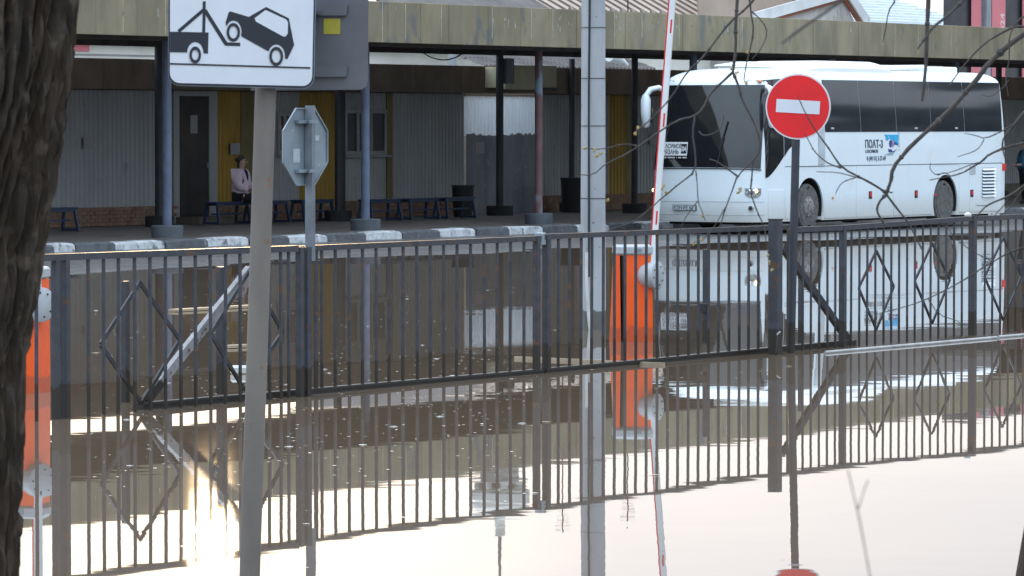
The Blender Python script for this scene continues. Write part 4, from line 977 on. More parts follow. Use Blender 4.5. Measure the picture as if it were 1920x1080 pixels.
tprism(rrect(80, 1396, -252, 763, 98, .024), -.003, -.0005, M['sign_black'], 'black_edge', tpl)
tprism(rrect(90, 1382, -240, 745, 88, .024), -.0065, -.0035, M['sign_white'], 'white_field', tpl)
def pic(pts): tprism(pts, -.0095, -.007, M['sign_black'], 'pictogram', tpl)
def ring_(cx, cy, rx, ry, ix, iy, nm='pictogram_wheel'):
    n = 32; vs = []; b = MB()
    for d in (-.0125, -.010):
        for (a_, c_) in ((rx, ry), (ix, iy)): vs += [tp_(cx+a_*math.cos(2*math.pi*k/n), cy+c_*math.sin(2*math.pi*k/n), d) for k in range(n)]
    fs = []
    for k in range(n):
        k2 = (k+1) % n; fs += [(k, k2, n+k2, n+k), (2*n+k, 3*n+k, 3*n+k2, 2*n+k2), (k, 2*n+k, 2*n+k2, k2), (n+k, n+k2, 3*n+k2, 3*n+k)]
    b.add(vs, fs); part(nm, b, M['sign_black'], tpl)
def white(pts): tprism(pts, -.0125, -.0098, M['sign_white'], 'pictogram_gap', tpl)
def ell(cx, cy, rx, ry, n=32): return [(cx+rx*math.cos(2*math.pi*k/n), cy+ry*math.sin(2*math.pi*k/n)) for k in range(n)]
def seg(x0, y0, x1, y1, h): 
    dx, dy = x1-x0, y1-y0; l_ = math.hypot(dx, dy); nx, ny = -dy/l_*h, dx/l_*h; return [(x0+nx, y0+ny), (x1+nx, y1+ny), (x1-nx, y1-ny), (x0-nx, y0-ny)]
def arch(cx, cy, rx, ry, a0, a1, n=16): return [(cx+rx*math.cos(R(a0+(a1-a0)*k/n)), cy-ry*math.sin(R(a0+(a1-a0)*k/n))) for k in range(n+1)]
pic([(91, 285), (438, 292), (432, 482), (392, 480)]+arch(318, 478, 74, 100, 0, 180)[1:-1]+[(244, 472), (91, 468)])
pic(seg(168, 282, 400, 82, 15)); pic(seg(394, 292, 399, 12, 13)); pic(seg(403, 90, 598, 400, 17)); pic(seg(590, 396, 722, 400, 15))
pic([(590, 205), (618, 112), (635, 102), (800, 152), (955, 62), (1160, 165), (1208, 405), (1148, 530), (1124, 528)]+arch(1048, 508, 78, 108, -12, 150)[1:]+[(972, 460), (738, 330)]+arch(662, 285, 72, 100, -30, 150)[1:]+[(596, 228)])
white([(850, 165), (950, 90), (1135, 175), (1152, 200), (1150, 300), (1130, 328), (1108, 328), (865, 195)])
ring_(318, 494, 52, 76, 31, 47); ring_(661, 290, 60, 84, 38, 56); ring_(1047, 507, 62, 86, 40, 58)
pic([(91, 566), (1352, 604), (1352, 618), (91, 580)])
# sign back on the same pole
def bp(x, y, d): return AT(x, y, TY+.22+(690-x)*.0005+d)-base
def bpr(pts, d0, d1, m, nm, parent, **kw):
    n = len(pts); b = MB(); b.add([bp(x, y, d0) for x, y in pts]+[bp(x, y, d1) for x, y in pts], [tuple(range(n)), tuple(reversed(range(n, 2*n)))]+[(i, (i+1) % n, n+(i+1) % n, n+i) for i in range(n)]); return part(nm, b, m, parent, **kw)
bk = bpr([(470, -120), (692, -120), (690, 150), (687, 162), (678, 168), (470, 170)], 0, .012, M['sign_grey'], 'sign_back', ts)
for (y0, y1) in ((8, 29), (123, 144)):
    c_ = bpr([(560, y0), (652, y0), (649, y1), (558, y1)], -.018, -.001, M['sign_grey'], 'channel', bk)
    bpr([(560, y0+1), (650, y0+1), (650, y0+2.5), (560, y0+2.5)], -.02, -.0185, M['dark'], 'channel_lip', c_) if False else None
bpr([(607, 35), (638, 35), (638, 64), (607, 64)], -.003, -.001, M['sticker'], 'yellow_sticker', bk)
bpr([(480, 20), (600, 20), (600, 26), (480, 26)], -.2, -.02, M['sign_grey'], 'clamp', ts)

# ================================================================== BARRIERS
def barrier(loc, rz, hgt, label, lean=.32):
    t = thing('boom_barrier', label, 'barrier', loc, rz, 'orange boom barriers')
    # cabinet: front narrow face with a slit plus broad face
    def prismoid(x0, x1, y0, y1, z0, z1, tp=.0):
        b = MB(); vs = [(x0, y0, z0), (x1, y0, z0), (x1, y1, z0), (x0, y1, z0), (x0+tp, y0, z1), (x1-tp*.3, y0, z1), (x1-tp*.3, y1, z1), (x0+tp, y1, z1)]
        return b.add(vs, [(3, 2, 1, 0), (4, 5, 6, 7), (0, 1, 5, 4), (1, 2, 6, 5), (2, 3, 7, 6), (3, 0, 4, 7)])
    b = prismoid(-.13, .21, -.14, .2, -.35, hgt-.11, .04); bm_ = b
    cab = part('cabinet', b, M['orange'], t)
    b = prismoid(-.265, -.145, -.15, .18, -.35, hgt-.11, .06); part('side_door', b, M['orange'], t)
    b = prismoid(-.155, -.125, -.12, .16, -.35, hgt-.12, .04); part('door_gap', b, M['dark'], t)
    for zz in (hgt-.2, hgt-.4, hgt-.75):
        b = MB(); b.tube([(-.11, -.145, zz), (-.11, -.135, zz)], .012, 10); part('bolt_hole', b, M['dark'], cab)
    b = MB(); b.bbox(-.215, .21, -.155, .215, hgt-.108, hgt, .02); part('lid', b, M['grey_plastic'], t)
    b = MB(); b.box(.0, .08, -.159, -.1555, hgt-.075, hgt-.035); part('lid_plate', b, M['zinc'], t)
    hz = hgt-.33; ax = Vector((.84, -.54, 0)).normalized(); c0 = Vector((.09, -.05, hz))
    b = MB(); b.tube([c0, c0+ax*.03, c0+ax*.16, c0+ax*.17], [.10, .13, .155, .15], 32); hub = part('hub', b, M['grey_plastic'], t)
    b = MB(); b.tube([c0+ax*.171, c0+ax*.2, c0+ax*.205], [.155, .155, .145], 32); part('hub_flange', b, M['grey_plastic'], hub)
    sx = Vector((-ax.y, ax.x, 0)); 
    for k in range(8):
        a = k*math.pi/4+.2; c_ = c0+ax*.205+sx*math.cos(a)*.11+Vector((0, 0, math.sin(a)*.11)); b = MB(); b.tube([c_-ax*.002, c_+ax*.006], .009, 6); part('bolt', b, M['dark'], hub)
    # boom raised
    bs = c0+ax*.12; tpv = Vector((.3, .0, 4.4))
    bx = sx*-1
    def bmz(f): return bs+Vector((lean*f, -.0, 4.3*f))
    b = MB(); w2, d2 = .035, .03; vs = []
    ex = Vector((.95, -.3, 0)).normalized(); ey = Vector((.3, .95, 0)).normalized()
    for f in (0.012, 1.0):
        for i_, j_ in ((-1, -1), (1, -1), (1, 1), (-1, 1)): vs.append(bmz(f)+ex*i_*w2+ey*j_*d2)
    b.add(vs, [(3, 2, 1, 0), (4, 5, 6, 7), (0, 1, 5, 4), (1, 2, 6, 5), (2, 3, 7, 6), (3, 0, 4, 7)]); bo = part('boom', b, M['boom'], t)
    b = MB(); vs = []
    for f in (0.05, .995):
        for i_, j_ in ((-1.03, -1.06), (-.62, -1.06), (-.62, -1.01), (-1.03, -1.01)): vs.append(bmz(f)+ex*i_*w2+ey*j_*d2)
    b.add(vs, [(3, 2, 1, 0), (4, 5, 6, 7), (0, 1, 5, 4), (1, 2, 6, 5), (2, 3, 7, 6), (3, 0, 4, 7)]); part('red_stripe', b, M['red'], bo)
    for f0 in (.13, .38, .62, .86):
        b = MB(); vs = []
        for f in (f0, f0+.035):
            for i_, j_ in ((.2, -1.06), (.75, -1.06), (.75, -1.01), (.2, -1.01)): vs.append(bmz(f)+ex*i_*w2+ey*j_*d2)
        b.add(vs, [(3, 2, 1, 0), (4, 5, 6, 7), (0, 1, 5, 4), (1, 2, 6, 5), (2, 3, 7, 6), (3, 0, 4, 7)]); part('red_tape', b, M['red'], bo)
    b = MB(); b.tube([c0+Vector((.08, -.03, -.2)), c0+Vector((.1, -.05, -.5)), c0+Vector((.12, -.02, -.95))], .006, 5); part('cord', b, M['conduit'], t)
    return t
barrier(G(1187, 639, 0), R(4), 1.06, 'orange boom barrier behind the right gate leaf with its boom raised')
barrier(G(76, 735, 0)+Vector((-.175, 0, 0)), R(-14), 1.12, 'orange boom barrier half hidden behind the tree trunk', .02)

# ================================================================== CONCRETE UTILITY POLE
cp = G(1112, 617, 0); ut = thing('utility_pole', 'tall square concrete utility pole with a black cable behind the gate', 'utility pole', cp)
b = MB(); w0, w1 = .128, .112
def octo(h, w_): 
    c_ = .03; return [(-w_+c_, -w_, h), (w_-c_, -w_, h), (w_, -w_+c_, h), (w_, w_-c_, h), (w_-c_, w_, h), (-w_+c_, w_, h), (-w_, w_-c_, h), (-w_, -w_+c_, h)]
hs_ = [-.5]+[k*.5 for k in range(0, 20)]; vs = []; rz_ = Matrix.Rotation(R(12), 3, 'Z')
for h in hs_:
    for p in octo(h, w0+(w1-w0)*max(0, h)/9.5): vs.append(rz_@Vector(p)+Vector((noise.noise(Vector((h, 0, 0)))*.004, 0, 0)))
fs = [(i_*8+k, i_*8+(k+1) % 8, (i_+1)*8+(k+1) % 8, (i_+1)*8+k) for i_ in range(len(hs_)-1) for k in range(8)]+[tuple(reversed(range(8))), tuple((len(hs_)-1)*8+k for k in range(8))]
b.add(vs, fs); part('shaft', b, M['concrete'], ut)
def uz(y): return (AT(1112, y, cp.y)).z
b = MB(); b.tube([(-.058+.006*math.sin(z*1.9)+(.01 if z > 2.0 else .01*max(0, (z-.8)/1.2)), -.155, z) for z in [.62+k*.25 for k in range(36)]], .014, 6); part('cable', b, M['cable'], ut)
b = MB(); b.tube([(-.075, -.15, .9), (-.078, -.155, .55), (-.06, -.155, .25), (-.03, -.155, -.1)], .02, 8); part('conduit', b, M['conduit'], ut)
for y in (52, 147, 236, 372, -60, -170):
    z = uz(y); b = MB(); vs = []
    for h in (z-.004, z+.004): vs += [rz_@Vector(p) for p in octo(h, .132-.0)]
    b.add(vs, [(k, (k+1) % 8, 8+(k+1) % 8, 8+k) for k in range(8)]); part('steel_band', b, M['cable'], ut)

# ================================================================== FLOATING THINGS
def plank(xa, ya, xb, yb, wd, th_, m, lab, cat='plank', name='floating_plank', z=.012):
    p, q = G(xa, ya, z), G(xb, yb, z); b = MB(); b.bar((0, 0, 0), q-p, wd, th_); return single(name, b, M[m], lab, cat, p)
plank(966, 671, 1245, 683, .035, .03, 'wood', 'long thin timber batten floating behind the gate by the orange barrier')
plank(325, 582, 500, 572, .16, .03, 'wood', 'pale timber board floating beyond the left fence panel', z=.02)
plank(424, 650, 462, 648, .12, .03, 'wood', 'short timber offcut floating left of the leaning grey pole', z=.02)
p, q = G(1547, 661, .01), G(1868, 633, .01); b = MB(); b.tube([(0, 0, 0), q-p], .018, 10); single('floating_pipe', b, M['pipe'], 'long pale pipe afloat along the foot of the right fence', 'pipe', p)
p, q = G(1872, 632, .01), G(2010, 620, .01); b = MB(); b.tube([(0, 0, 0), q-p], .018, 10); single('floating_pipe', b, M['pipe'], 'second pale pipe afloat at the right edge of the photo', 'pipe', p)
p = G(452, 697, .02); b = MB(); b.bbox(-.1, .1, -.06, .06, -.03, .06, .02); single('floating_block', b, M['conduit'], 'small pale block afloat beside the leaning grey pole', 'block', p)
# debris specks coloured white for sun glints, and seed husks
def flecks(n, xr, yr, m, smin, smax, name):
    b = MB()
    for _ in range(n):
        x = random.uniform(*xr); y = random.gauss(yr[0], yr[1])
        if y < 500 or y > 1075: continue
        if noise.noise(Vector((x*.012, y*.02, 1)))+random.uniform(-.35, .35) < -.05: continue
        c_ = G(x, y, .003); r_ = random.uniform(smin, smax); a_ = random.uniform(.3, 1)
        if random.random() < .06: r_ *= 2.6; a_ = .25
        ph = random.uniform(0, 6); tz = random.uniform(-.4, .4)*r_
        b.add([c_+Vector((1.6*r_*math.cos(ph+t), r_*a_*2.2*math.sin(ph+t), .001)) for t in (0, 1.3, 2.5, 3.7, 5)]+[c_+Vector((0, 0, r_*.16))], [(0, 1, 5), (1, 2, 5), (2, 3, 5), (3, 4, 5), (4, 0, 5)])
    me = b.mesh(name, m); return me
link('floating_glints', flecks(1350, (170, 1010), (690, 120), M['glints'], .003, .010, 'floating_glints'), None, kind='stuff', label='tiny debris specks coloured white for sun glints, scattered over the brown water', category='glints')
link('floating_husks', flecks(260, (150, 1500), (660, 110), M['wood'], .005, .014, 'floating_husks'), None, kind='stuff', label='tiny brown seed husks scattered over the flood water', category='husks')

# ================================================================== LEFT TREE TRUNK
TD = 12.0
edge = [(-200, 160), (0, 147), (60, 141), (130, 132), (200, 124), (300, 107), (400, 92), (470, 80), (560, 70), (620, 62), (700, 50), (780, 42), (850, 38), (960, 36), (1080, 32), (1300, 22)]
def ex_(y):
    for (a_, b_), (c_, d_) in zip(edge, edge[1:]):
        if a_ <= y <= c_: return b_+(d_-b_)*(y-a_)/(c_-a_)
    return edge[-1][1]
tr = thing('tree', 'thick dark tree trunk with deeply furrowed bark at the left edge', 'tree', (AT(0, 600, TD).x-.22, TD, .1))
b = MB(); nz2, na = 420, 200; rad0 = .27; o_ = tr.location; vs = []
for j in range(nz2+1):
    y = 1500-(1500+160)*j/nz2; p = AT(ex_(min(1300, y)), y, TD); cx = p.x-rad0*.965-(.016+.014*max(0, 1-abs(y-680)/200))
    for k in range(na):
        a = 2*math.pi*k/na; zz = p.z
        wv = noise.noise(Vector((math.cos(a)*2.2, math.sin(a)*2.2, zz*2.2)))*.9
        s1 = noise.noise(Vector((math.cos(a)*9+wv, math.sin(a)*9+wv, zz*2.1+a*.0)))
        s2 = noise.noise(Vector((math.cos(a)*17+wv*2, math.sin(a)*17, zz*4.5)))
        s3 = noise.noise(Vector((math.cos(a)*40, math.sin(a)*40, zz*14)))
        dsp = .012-.04*(1-min(1, abs(s1)*3.6))-.02*(1-min(1, abs(s2)*2.8))+.005*s3+.02*noise.noise(Vector((math.cos(a)*1.3, math.sin(a)*1.3, zz*1.1)))
        if zz < .55: dsp += (.55-zz)*.25
        vs.append((cx+(rad0+dsp)*math.cos(a)-o_.x, TD+(rad0+dsp)*math.sin(a)-o_.y, zz-o_.z))
fs = [(j*na+k, j*na+(k+1) % na, (j+1)*na+(k+1) % na, (j+1)*na+k) for j in range(nz2) for k in range(na)]
b.add(vs, fs, True); link('trunk', b.mesh('trunk', M['bark'], False), tr)
tpc = AT(ex_(-160), -160, TD); tpc.x -= rad0
b = MB(); tp0 = tpc-o_
random.seed(5)
def limb(bb, p, d, r_, n, depth):
    pts = [p]; rd = [r_]
    for k in range(n):
        d = (d+Vector((random.uniform(-.2, .2), random.uniform(-.2, .2), random.uniform(-.02, .15)))).normalized(); p = p+d*.55; pts.append(p); rd.append(r_*(1-(k+1)/(n+.3)))
        if depth > 0 and k > 0: limb(bb, p, (d+Vector((random.uniform(-.8, .8), random.uniform(-.8, .8), random.uniform(-.2, .5)))).normalized(), rd[-1]*.6, max(2, n-2), depth-1)
    bb.tube(pts, rd, 6)
b.tube([tp0+Vector((0, 0, -.15)), tp0+Vector((.08, 0, 1.0)), tp0+Vector((.0, .1, 2.2))], [.27, .22, .17], 14)
for d in ((-.7, .2, .8), (.1, -.6, .9), (-.3, -.3, 1)): limb(b, tp0+Vector((0, .1, 2.1)), Vector(d).normalized(), .12, 6, 2)
part('crown', b, M['twig'], tr)

# ================================================================== RIGHT TREE: bare budding branches across the view
BD = 16.0
rt = thing('tree', 'bare budding tree whose thin twigs hang across the right side', 'tree', Vector((AT(2005, 900, BD).x, BD, .1)))
ro_ = rt.location.copy()
tpts = [(1990, 1500, BD), (2003, 1080, BD), (2030, 900, BD), (2080, 500, BD), (2120, 100, BD), (2110, -250, BD), (2090, -520, BD)]
b = MB(); tv = [AT(*p)-ro_ for p in tpts]; tv[0] = Vector((tv[0].x, 0, -.1)); b.tube(tv, [.26, .19, .18, .17, .15, .12, .07], 16); part('trunk', b, M['bark'], rt)
SC = BD/F
def smooth(pts, it=2):
    for _ in range(it):
        q = [pts[0]]
        for a_, b_ in zip(pts, pts[1:]): q += [tuple(a_[i]*.75+b_[i]*.25 for i in range(len(a_))), tuple(a_[i]*.25+b_[i]*.75 for i in range(len(a_)))]
        q.append(pts[-1]); pts = q
    return pts
def branch(pts, ra, rb, D=BD, dd=0.0, nm='branch', parent=None, mt='twig'):
    "pts in photo pixels, radii in photo pixels"
    k_ = len(pts); pts = [(p[0], p[1], D+dd*i/(k_-1)) for i, p in enumerate(pts)]
    ps = smooth(pts, 1); n = len(ps); b = MB(); vv = []
    for i, p in enumerate(ps):
        w_ = noise.noise(Vector((p[0]*.05, p[1]*.05, D)))*1.2
        vv.append(AT(p[0]+w_, p[1]+w_*.6, p[2])-ro_)
    rr = [.86*(ra+(rb-ra)*i/(n-1))*D/F*(1+.12*math.sin(i*2.1)) for i in range(n)]
    b.tube(vv, rr, 7)
    # knots
    for i in range(1, n-1, 2):
        if random.random() < .5: b.ell(vv[i], (rr[i]*1.5,)*3, 6, 4)
    return part(nm, b, M[mt], parent or rt)
def bud(x, y, D, parent=None, s=3.0, n=3):
    b = MB(); c_ = AT(x, y, D)-ro_
    for _ in range(n+1):
        o2 = Vector((random.uniform(-1, 1), random.uniform(-1, 1), random.uniform(-1, 1)))*s*D/F*.8
        b.ell(c_+o2, (s*D/F*.55, s*D/F*.5, s*D/F*.8), 6, 4)
    part('bud', b, M['bud'], parent or rt)
random.seed(11)
# limb along the top, out of the frame, and the branches that hang from it
branch([(2110, -250), (1960, -160), (1740, -120), (1560, -110), (1385, -100)], 16, 6)
branch([(1745, -118), (1742, -40), (1740, 30), (1737, 90), (1735, 140), (1729, 190)], 6, 3.2)
branch([(1385, -100), (1384, -30), (1382, 10), (1379, 50), (1380, 90), (1374, 135)], 4, 3.2)
n1 = branch([(1374, 135), (1350, 158), (1332, 174), (1319, 203), (1303, 218), (1267, 226), (1229, 252), (1180, 286), (1138, 306), (1111, 329), (1084, 327)], 3.2, 1.0)
branch([(1200, 275), (1170, 268), (1133, 280), (1093, 278)], 1.6, .9)
branch([(1374, 135), (1388, 170), (1390, 184), (1407, 216), (1420, 242), (1427, 278), (1413, 300), (1382, 330), (1376, 349), (1361, 388), (1348, 433)], 3.0, 1.2)
branch([(1303, 218), (1298, 249), (1303, 284), (1305, 320), (1275, 344), (1245, 368), (1215, 395), (1186, 417), (1140, 432)], 2.4, 1.0)
branch([(1305, 320), (1308, 350), (1309, 378), (1316, 395), (1322, 414)], 1.4, .8)
branch([(1309, 377), (1295, 395), (1283, 412), (1272, 440)], 1.2, .7)
branch([(1413, 300), (1410, 330), (1407, 359), (1420, 398), (1433, 424), (1437, 455)], 2.2, 1.0)
branch([(1310, 246), (1318, 255), (1335, 252), (1350, 243), (1357, 228), (1356, 215)], 1.6, 1.0)
branch([(1560, -110), (1430, -20), (1400, 15), (1370, 40), (1335, 85), (1313, 113), (1290, 132), (1258, 184), (1229, 216), (1193, 247)], 3, 1.3, 15.2)
branch([(1385, -100), (1402, -20), (1408, 20), (1414, 60), (1405, 100), (1398, 125), (1395, 150)], 2.4, 1.3)
branch([(1408, 20), (1430, 40), (1440, 62), (1428, 90), (1410, 112)], 1.6, .8)
branch([(1385, 332), (1366, 318), (1345, 303), (1330, 298)], 2.4, 1.4)
branch([(1690, -118), (1680, 0), (1665, 22), (1660, 60), (1655, 80)], 2, 1.0)
branch([(2100, -230), (1990, -140), (1860, -60), (1806, 0), (1780, 28), (1750, 50), (1735, 70), (1720, 92)], 5, 2.0, 15.5)
# big branch curving in from the right
m1 = branch([(2122, 60), (2000, 30), (1935, 52), (1882, 92), (1856, 116), (1824, 158), (1772, 218), (1727, 255), (1694, 288), (1675, 313), (1667, 349), (1662, 364)], 7, 3.6)
branch([(1935, 52), (1905, 48), (1865, 68), (1830, 95), (1805, 125), (1780, 160)], 3.2, 1.2)
branch([(1662, 364), (1646, 382), (1643, 395), (1652, 411), (1662, 425)], 3.2, 2.0)
branch([(1662, 364), (1668, 372), (1685, 395), (1701, 414), (1715, 440), (1730, 470)], 3.0, 1.6)
branch([(1662, 362), (1645, 350), (1620, 336), (1578, 315), (1558, 284), (1539, 258), (1519, 229), (1503, 197), (1495, 180)], 3.0, .9)
branch([(1578, 315), (1562, 310), (1549, 304), (1526, 284), (1516, 262), (1508, 250)], 1.8, .9)
branch([(1620, 336), (1597, 330), (1570, 323), (1531, 322)], 1.4, .8)
branch([(1604, 333), (1590, 338), (1578, 343), (1570, 355), (1566, 364)], 1.3, .8)
branch([(1667, 349), (1672, 340), (1675, 330)], 1.2, .8); branch([(1664, 356), (1670, 362), (1674, 360)], 1.6, 1.2)
# middle right
branch([(2110, 190), (1990, 170), (1945, 190), (1920, 210), (1902, 232), (1882, 258), (1879, 275), (1885, 297), (1890, 310)], 4.5, 1.3, 15.6)
branch([(1902, 232), (1873, 249), (1847, 260), (1830, 254), (1808, 250)], 1.8, .8, 15.6)
branch([(1845, 261), (1836, 276), (1824, 285), (1795, 294)], 1.3, .8, 15.6)
branch([(2100, 280), (1990, 250), (1920, 268), (1889, 275), (1856, 288), (1840, 304), (1824, 313), (1800, 326), (1782, 330), (1743, 338)], 4, 1.0)
branch([(1782, 330), (1770, 322), (1757, 330), (1743, 318), (1745, 305)], 1.2, .8)
branch([(1840, 304), (1815, 310), (1785, 323), (1752, 327)], 1.4, .8)
branch([(2090, 400), (1990, 340), (1930, 340), (1895, 367), (1866, 378), (1850, 385), (1837, 398), (1826, 415)], 3.6, 1.2)
branch([(1895, 367), (1880, 388), (1866, 402), (1858, 415)], 1.4, .8); branch([(1866, 378), (1848, 386), (1830, 385)], 1.2, .8); branch([(1930, 340), (1905, 372), (1890, 395), (1870, 407)], 1.6, .8)
branch([(2105, 0), (1985, -20), (1940, 20), (1905, 40), (1892, 70), (1894, 100), (1885, 150), (1890, 180)], 2.6, 1.0, 15.8)
branch([(1892, 150), (1875, 170), (1858, 182), (1840, 178)], 1.1, .7, 15.8)
branch([(2085, 480), (1990, 440), (1935, 460), (1900, 470), (1860, 490), (1800, 530), (1740, 560), (1700, 575), (1640, 590)], 2.6, .8, 16.2)
branch([(1860, 490), (1820, 470), (1790, 445), (1770, 420)], 1.2, .7, 16.2)
branch([(1740, 560), (1760, 590), (1790, 600), (1810, 610)], 1.2, .7, 16.2)
for x, y in ((1196, 240), (1190, 250), (1114, 281), (1098, 278), (1127, 288), (1240, 355), (1249, 362), (1243, 348), (1388, 355), (1384, 362), (1318, 406), (1372, 130), (1402, 98), (1119, 293), (1140, 375), (1440, 480), (1448, 508), (1444, 492), (1382, 136), (1398, 155), (1300, 456), (1316, 450)): bud(x, y, BD, s=3.2)
branch([(1437, 455), (1441, 480), (1449, 510)], 1.0, .8); branch([(1229, 216), (1210, 232), (1196, 241)], 1.2, .8)
branch([(1361, 388), (1340, 425), (1318, 450), (1300, 455)], 1.1, .8)
# very near, out-of-focus twigs
nb = thing('near_twig', 'faint blurred twig very close to the lens near the top right', 'twig', AT(1700, -150, 5.5)); ro_ = nb.location.copy()
branch([(1700, -150), (1620, -40), (1560, 15), (1500, 55), (1465, 82)], 4, 2.6, 5.5, parent=nb)
nb = thing('near_twig', 'faint blurred twig rising from the bottom edge over the bright water', 'twig', AT(1660, 1300, 4.5)); ro_ = nb.location.copy()
b_ = branch([(1660, 1300), (1645, 1160), (1632, 1080), (1615, 990), (1597, 910), (1590, 880)], 1.9, 1.2, 4.5, parent=nb)
branch([(1608, 955), (1618, 925), (1628, 900)], 1.3, 1.0, 4.5, parent=nb)

# ================================================================== PEOPLE
def skin_mesh(name, joints, edges, m, parent, sub=2):
    names = list(joints); idx = {k: i for i, k in enumerate(names)}
    me = bpy.data.meshes.new(name); me.from_pydata([joints[k][0] for k in names], [(idx[a_], idx[b_]) for a_, b_ in edges], [])
    o = bpy.data.objects.new(name, me); C.objects.link(o)
    md = o.modifiers.new('s', 'SKIN'); md.use_smooth_shade = True
    for i, k in enumerate(names):
        r_ = joints[k][1]; r_ = (r_, r_) if not isinstance(r_, tuple) else r_; me.skin_vertices[0].data[i].radius = r_; me.skin_vertices[0].data[i].use_root = (i == 0)
    sb = o.modifiers.new('d', 'SUBSURF'); sb.levels = sub
    bpy.context.view_layer.update()
    nm = bpy.data.meshes.new_from_object(o.evaluated_get(bpy.context.evaluated_depsgraph_get())); bpy.data.objects.remove(o)
    nm.materials.clear(); nm.materials.append(m); nm.name = name
    for p in nm.polygons: p.use_smooth = True
    return link(name, nm, parent)
def person(loc, rz, label, seated, jacket, trousers):
    t = thing('person', label, 'person', loc, rz)
    j = {}; e = []
    if seated: pz, chest = .56, (.03, 0, .93); hipz = .55; lean = .05
    else: pz, chest = .92, (0, 0, 1.28); hipz = .9; lean = 0
    j['pelvis'] = ((0, 0, pz), (.17, .15)); j['belly'] = ((.03, 0, pz+.17), (.165, .15)); j['chest'] = (chest, (.16, .13)); cz2 = chest[2]
    j['neck'] = ((chest[0]+.01, 0, cz2+.17), .055); j['neck2'] = ((chest[0]+.03, 0, cz2+.24), .052); hd = Vector((chest[0]+.05, 0, cz2+.34)); j['head'] = (tuple(hd), .09); j['crown'] = ((hd.x-.01, 0, hd.z+.07), .075)
    e += [('pelvis', 'belly'), ('belly', 'chest'), ('chest', 'neck'), ('neck', 'neck2'), ('neck2', 'head'), ('head', 'crown')]
    for s_, n_ in ((1, 'l'), (-1, 'r')):
        sh = (chest[0], s_*.17, cz2+.1); j['sh'+n_] = (sh, .062); e.append(('chest', 'sh'+n_))
        if seated: el = (.08, s_*.23, cz2-.17); wr = (.27, s_*.1, cz2-.2); fd = Vector((.8, -s_*.6, 0)).normalized()
        else: el = (.02, s_*.25, cz2-.2); wr = (.2, s_*.16, cz2-.22); fd = Vector((.9, -s_*.3, .1)).normalized()
        j['el'+n_] = (el, .045); j['wr'+n_] = (wr, .028); pm_ = Vector(wr)+fd*.07; j['pa'+n_] = (tuple(pm_), (.036, .02)); e += [('sh'+n_, 'el'+n_), ('el'+n_, 'wr'+n_), ('wr'+n_, 'pa'+n_)]
        for k, (oy, lg_) in enumerate(((-.03, .06), (-.01, .07), (.01, .068), (.03, .055))):
            p1 = pm_+fd*lg_*.5+Vector((0, 0, oy)); p2 = p1+fd*lg_*.4+Vector((0, 0, -.015)); j[f'f{k}{n_}'] = (tuple(p1), .0095); j[f'g{k}{n_}'] = (tuple(p2), .008); e += [('pa'+n_, f'f{k}{n_}'), (f'f{k}{n_}', f'g{k}{n_}')]
        tb_ = Vector(wr)+fd*.03+Vector((0, 0, .04)); j['th'+n_] = (tuple(tb_), .011); j['ti'+n_] = (tuple(tb_+fd*.03+Vector((0, 0, .01))), .009); e += [('wr'+n_, 'th'+n_), ('th'+n_, 'ti'+n_)]
        hp = (.03, s_*.1, hipz); j['hp'+n_] = (hp, .1)
        if seated: kn = (.42, s_*.12, .5); an = (.40, s_*.12, .1); to = (.53, s_*.13, .045)
        else: kn = (.03, s_*.1, .5); an = (-.02, s_*.1, .09); to = (.12, s_*.12, .045)
        j['kn'+n_] = (kn, .07); j['cf'+n_] = ((kn[0]-.03, kn[1], kn[2]-.15), .06); j['an'+n_] = (an, .042); j['to'+n_] = (to, .038)
        e += [('pelvis', 'hp'+n_), ('hp'+n_, 'kn'+n_), ('kn'+n_, 'cf'+n_), ('cf'+n_, 'an'+n_), ('an'+n_, 'to'+n_)]
    skin_mesh('body', j, e, M['skin'], t)
    def sub(keys, grow, nm, m):
        jj = {k: (j[k][0], tuple((q-.05 if (k == 'pelvis' and nm == 'trousers') else q)+grow for q in (j[k][1] if isinstance(j[k][1], tuple) else (j[k][1],)*2))) for k in keys}
        return skin_mesh(nm, jj, [x_ for x_ in e if x_[0] in jj and x_[1] in jj], m, t)
    sub(['pelvis', 'belly', 'chest', 'shl', 'ell', 'wrl', 'shr', 'elr', 'wrr'], .06, 'jacket', jacket)
    sub(['pelvis', 'hpl', 'knl', 'cfl', 'anl', 'hpr', 'knr', 'cfr', 'anr'], .018, 'trousers', trousers)
    for n_ in 'lr': sub(['an'+n_, 'to'+n_], .016, 'shoe', M['shoe'])
    b = MB(); b.ell((chest[0]+.1, 0, cz2+.02), (.08, .06, .17), 10, 8); part('shirt', b, M['navycloth'], t)
    b = MB(); b.ell((hd.x-.045, 0, hd.z+.045), (.088, .098, .1), 14, 10); b.ell((hd.x-.13, 0, hd.z+.04), (.045, .05, .05), 10, 6); b.ell((hd.x-.09, 0, hd.z-.06), (.045, .075, .09), 10, 6); part('hair', b, M['hair'], t)
    b = MB(); b.ell((hd.x+.1, 0, hd.z-.005), (.022, .013, .022), 8, 6); part('nose', b, M['skin'], t)
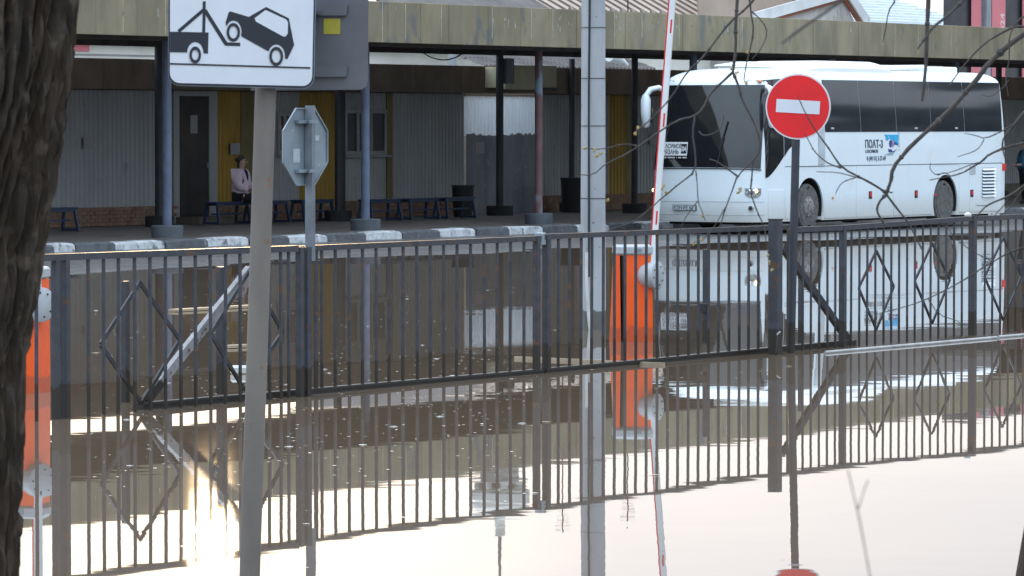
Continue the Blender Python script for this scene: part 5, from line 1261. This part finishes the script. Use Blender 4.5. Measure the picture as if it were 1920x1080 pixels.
    for s_ in (1, -1):
        b = MB(); b.ell((hd.x+.082, s_*.033, hd.z+.02), (.01, .012, .007), 8, 6); part('eye', b, M['dark'], t)
        b = MB(); b.ell((hd.x-.005, s_*.092, hd.z), (.018, .01, .028), 8, 6); part('ear', b, M['skin'], t)
    b = MB(); b.ell((hd.x+.085, 0, hd.z-.045), (.008, .024, .006), 8, 6); part('mouth', b, M['red'], t)
    return t
pu_ = SU(450, -6.7); pe = person(P(pu_, -6.72, .226), R(-22), 'woman in a pale pink jacket and dark trousers sitting on a blue bench', True, M['pink'], M['blackcloth'])
pe.scale = (1.06, 1.06, 1.06)
b = MB(); b.tube([(.36, 0, .66), (.36, .0, .72), (.36, 0, .78)], [.03, .035, .02], 10); bt = single('drink_cup', b, mat('cup_teal', (.1, .4, .4), None, 5, .4), 'small teal cup in the hands of the seated woman', 'cup', P(pu_, -6.72, .226), R(-22))
pe2 = person(P(SU(1923, -2.2), -2.2, .226), R(200), 'person in a blue coat standing at the right edge behind the coach', False, M['bluecoat'], M['blackcloth'])

# ================================================================== SURROUNDINGS BEHIND THE CAMERA AND TO THE RIGHT (seen only as reflections)
def treeline(pts, h, label):
    b = MB(); random.seed(3)
    for (x0, y0), (x1, y1) in zip(pts, pts[1:]):
        n = int(math.hypot(x1-x0, y1-y0)/2.2)
        for k in range(n):
            t_ = k/n; x = x0+(x1-x0)*t_+random.uniform(-2, 2); y = y0+(y1-y0)*t_+random.uniform(-2, 2); hh = h*random.uniform(.6, 1.15)
            for _ in range(5): b.ell((x+random.uniform(-1.6, 1.6), y+random.uniform(-1.6, 1.6), random.uniform(0, hh)), (random.uniform(1.2, 2.4),)*2+(random.uniform(1.2, 2.6),), 6, 5)
    o = link('far_wood', b.mesh('far_wood', M['farwood'], False), None, kind='stuff', label=label, category='trees')
treeline([(95, 40), (98, 160), (150, 300)], 15.5, 'distant dark wood standing to the right of the station')
treeline([(-90, -60), (0, -75), (110, -50), (150, 60)], 8, 'distant dark wood standing behind the photographer')
bpy.context.view_layer.update()
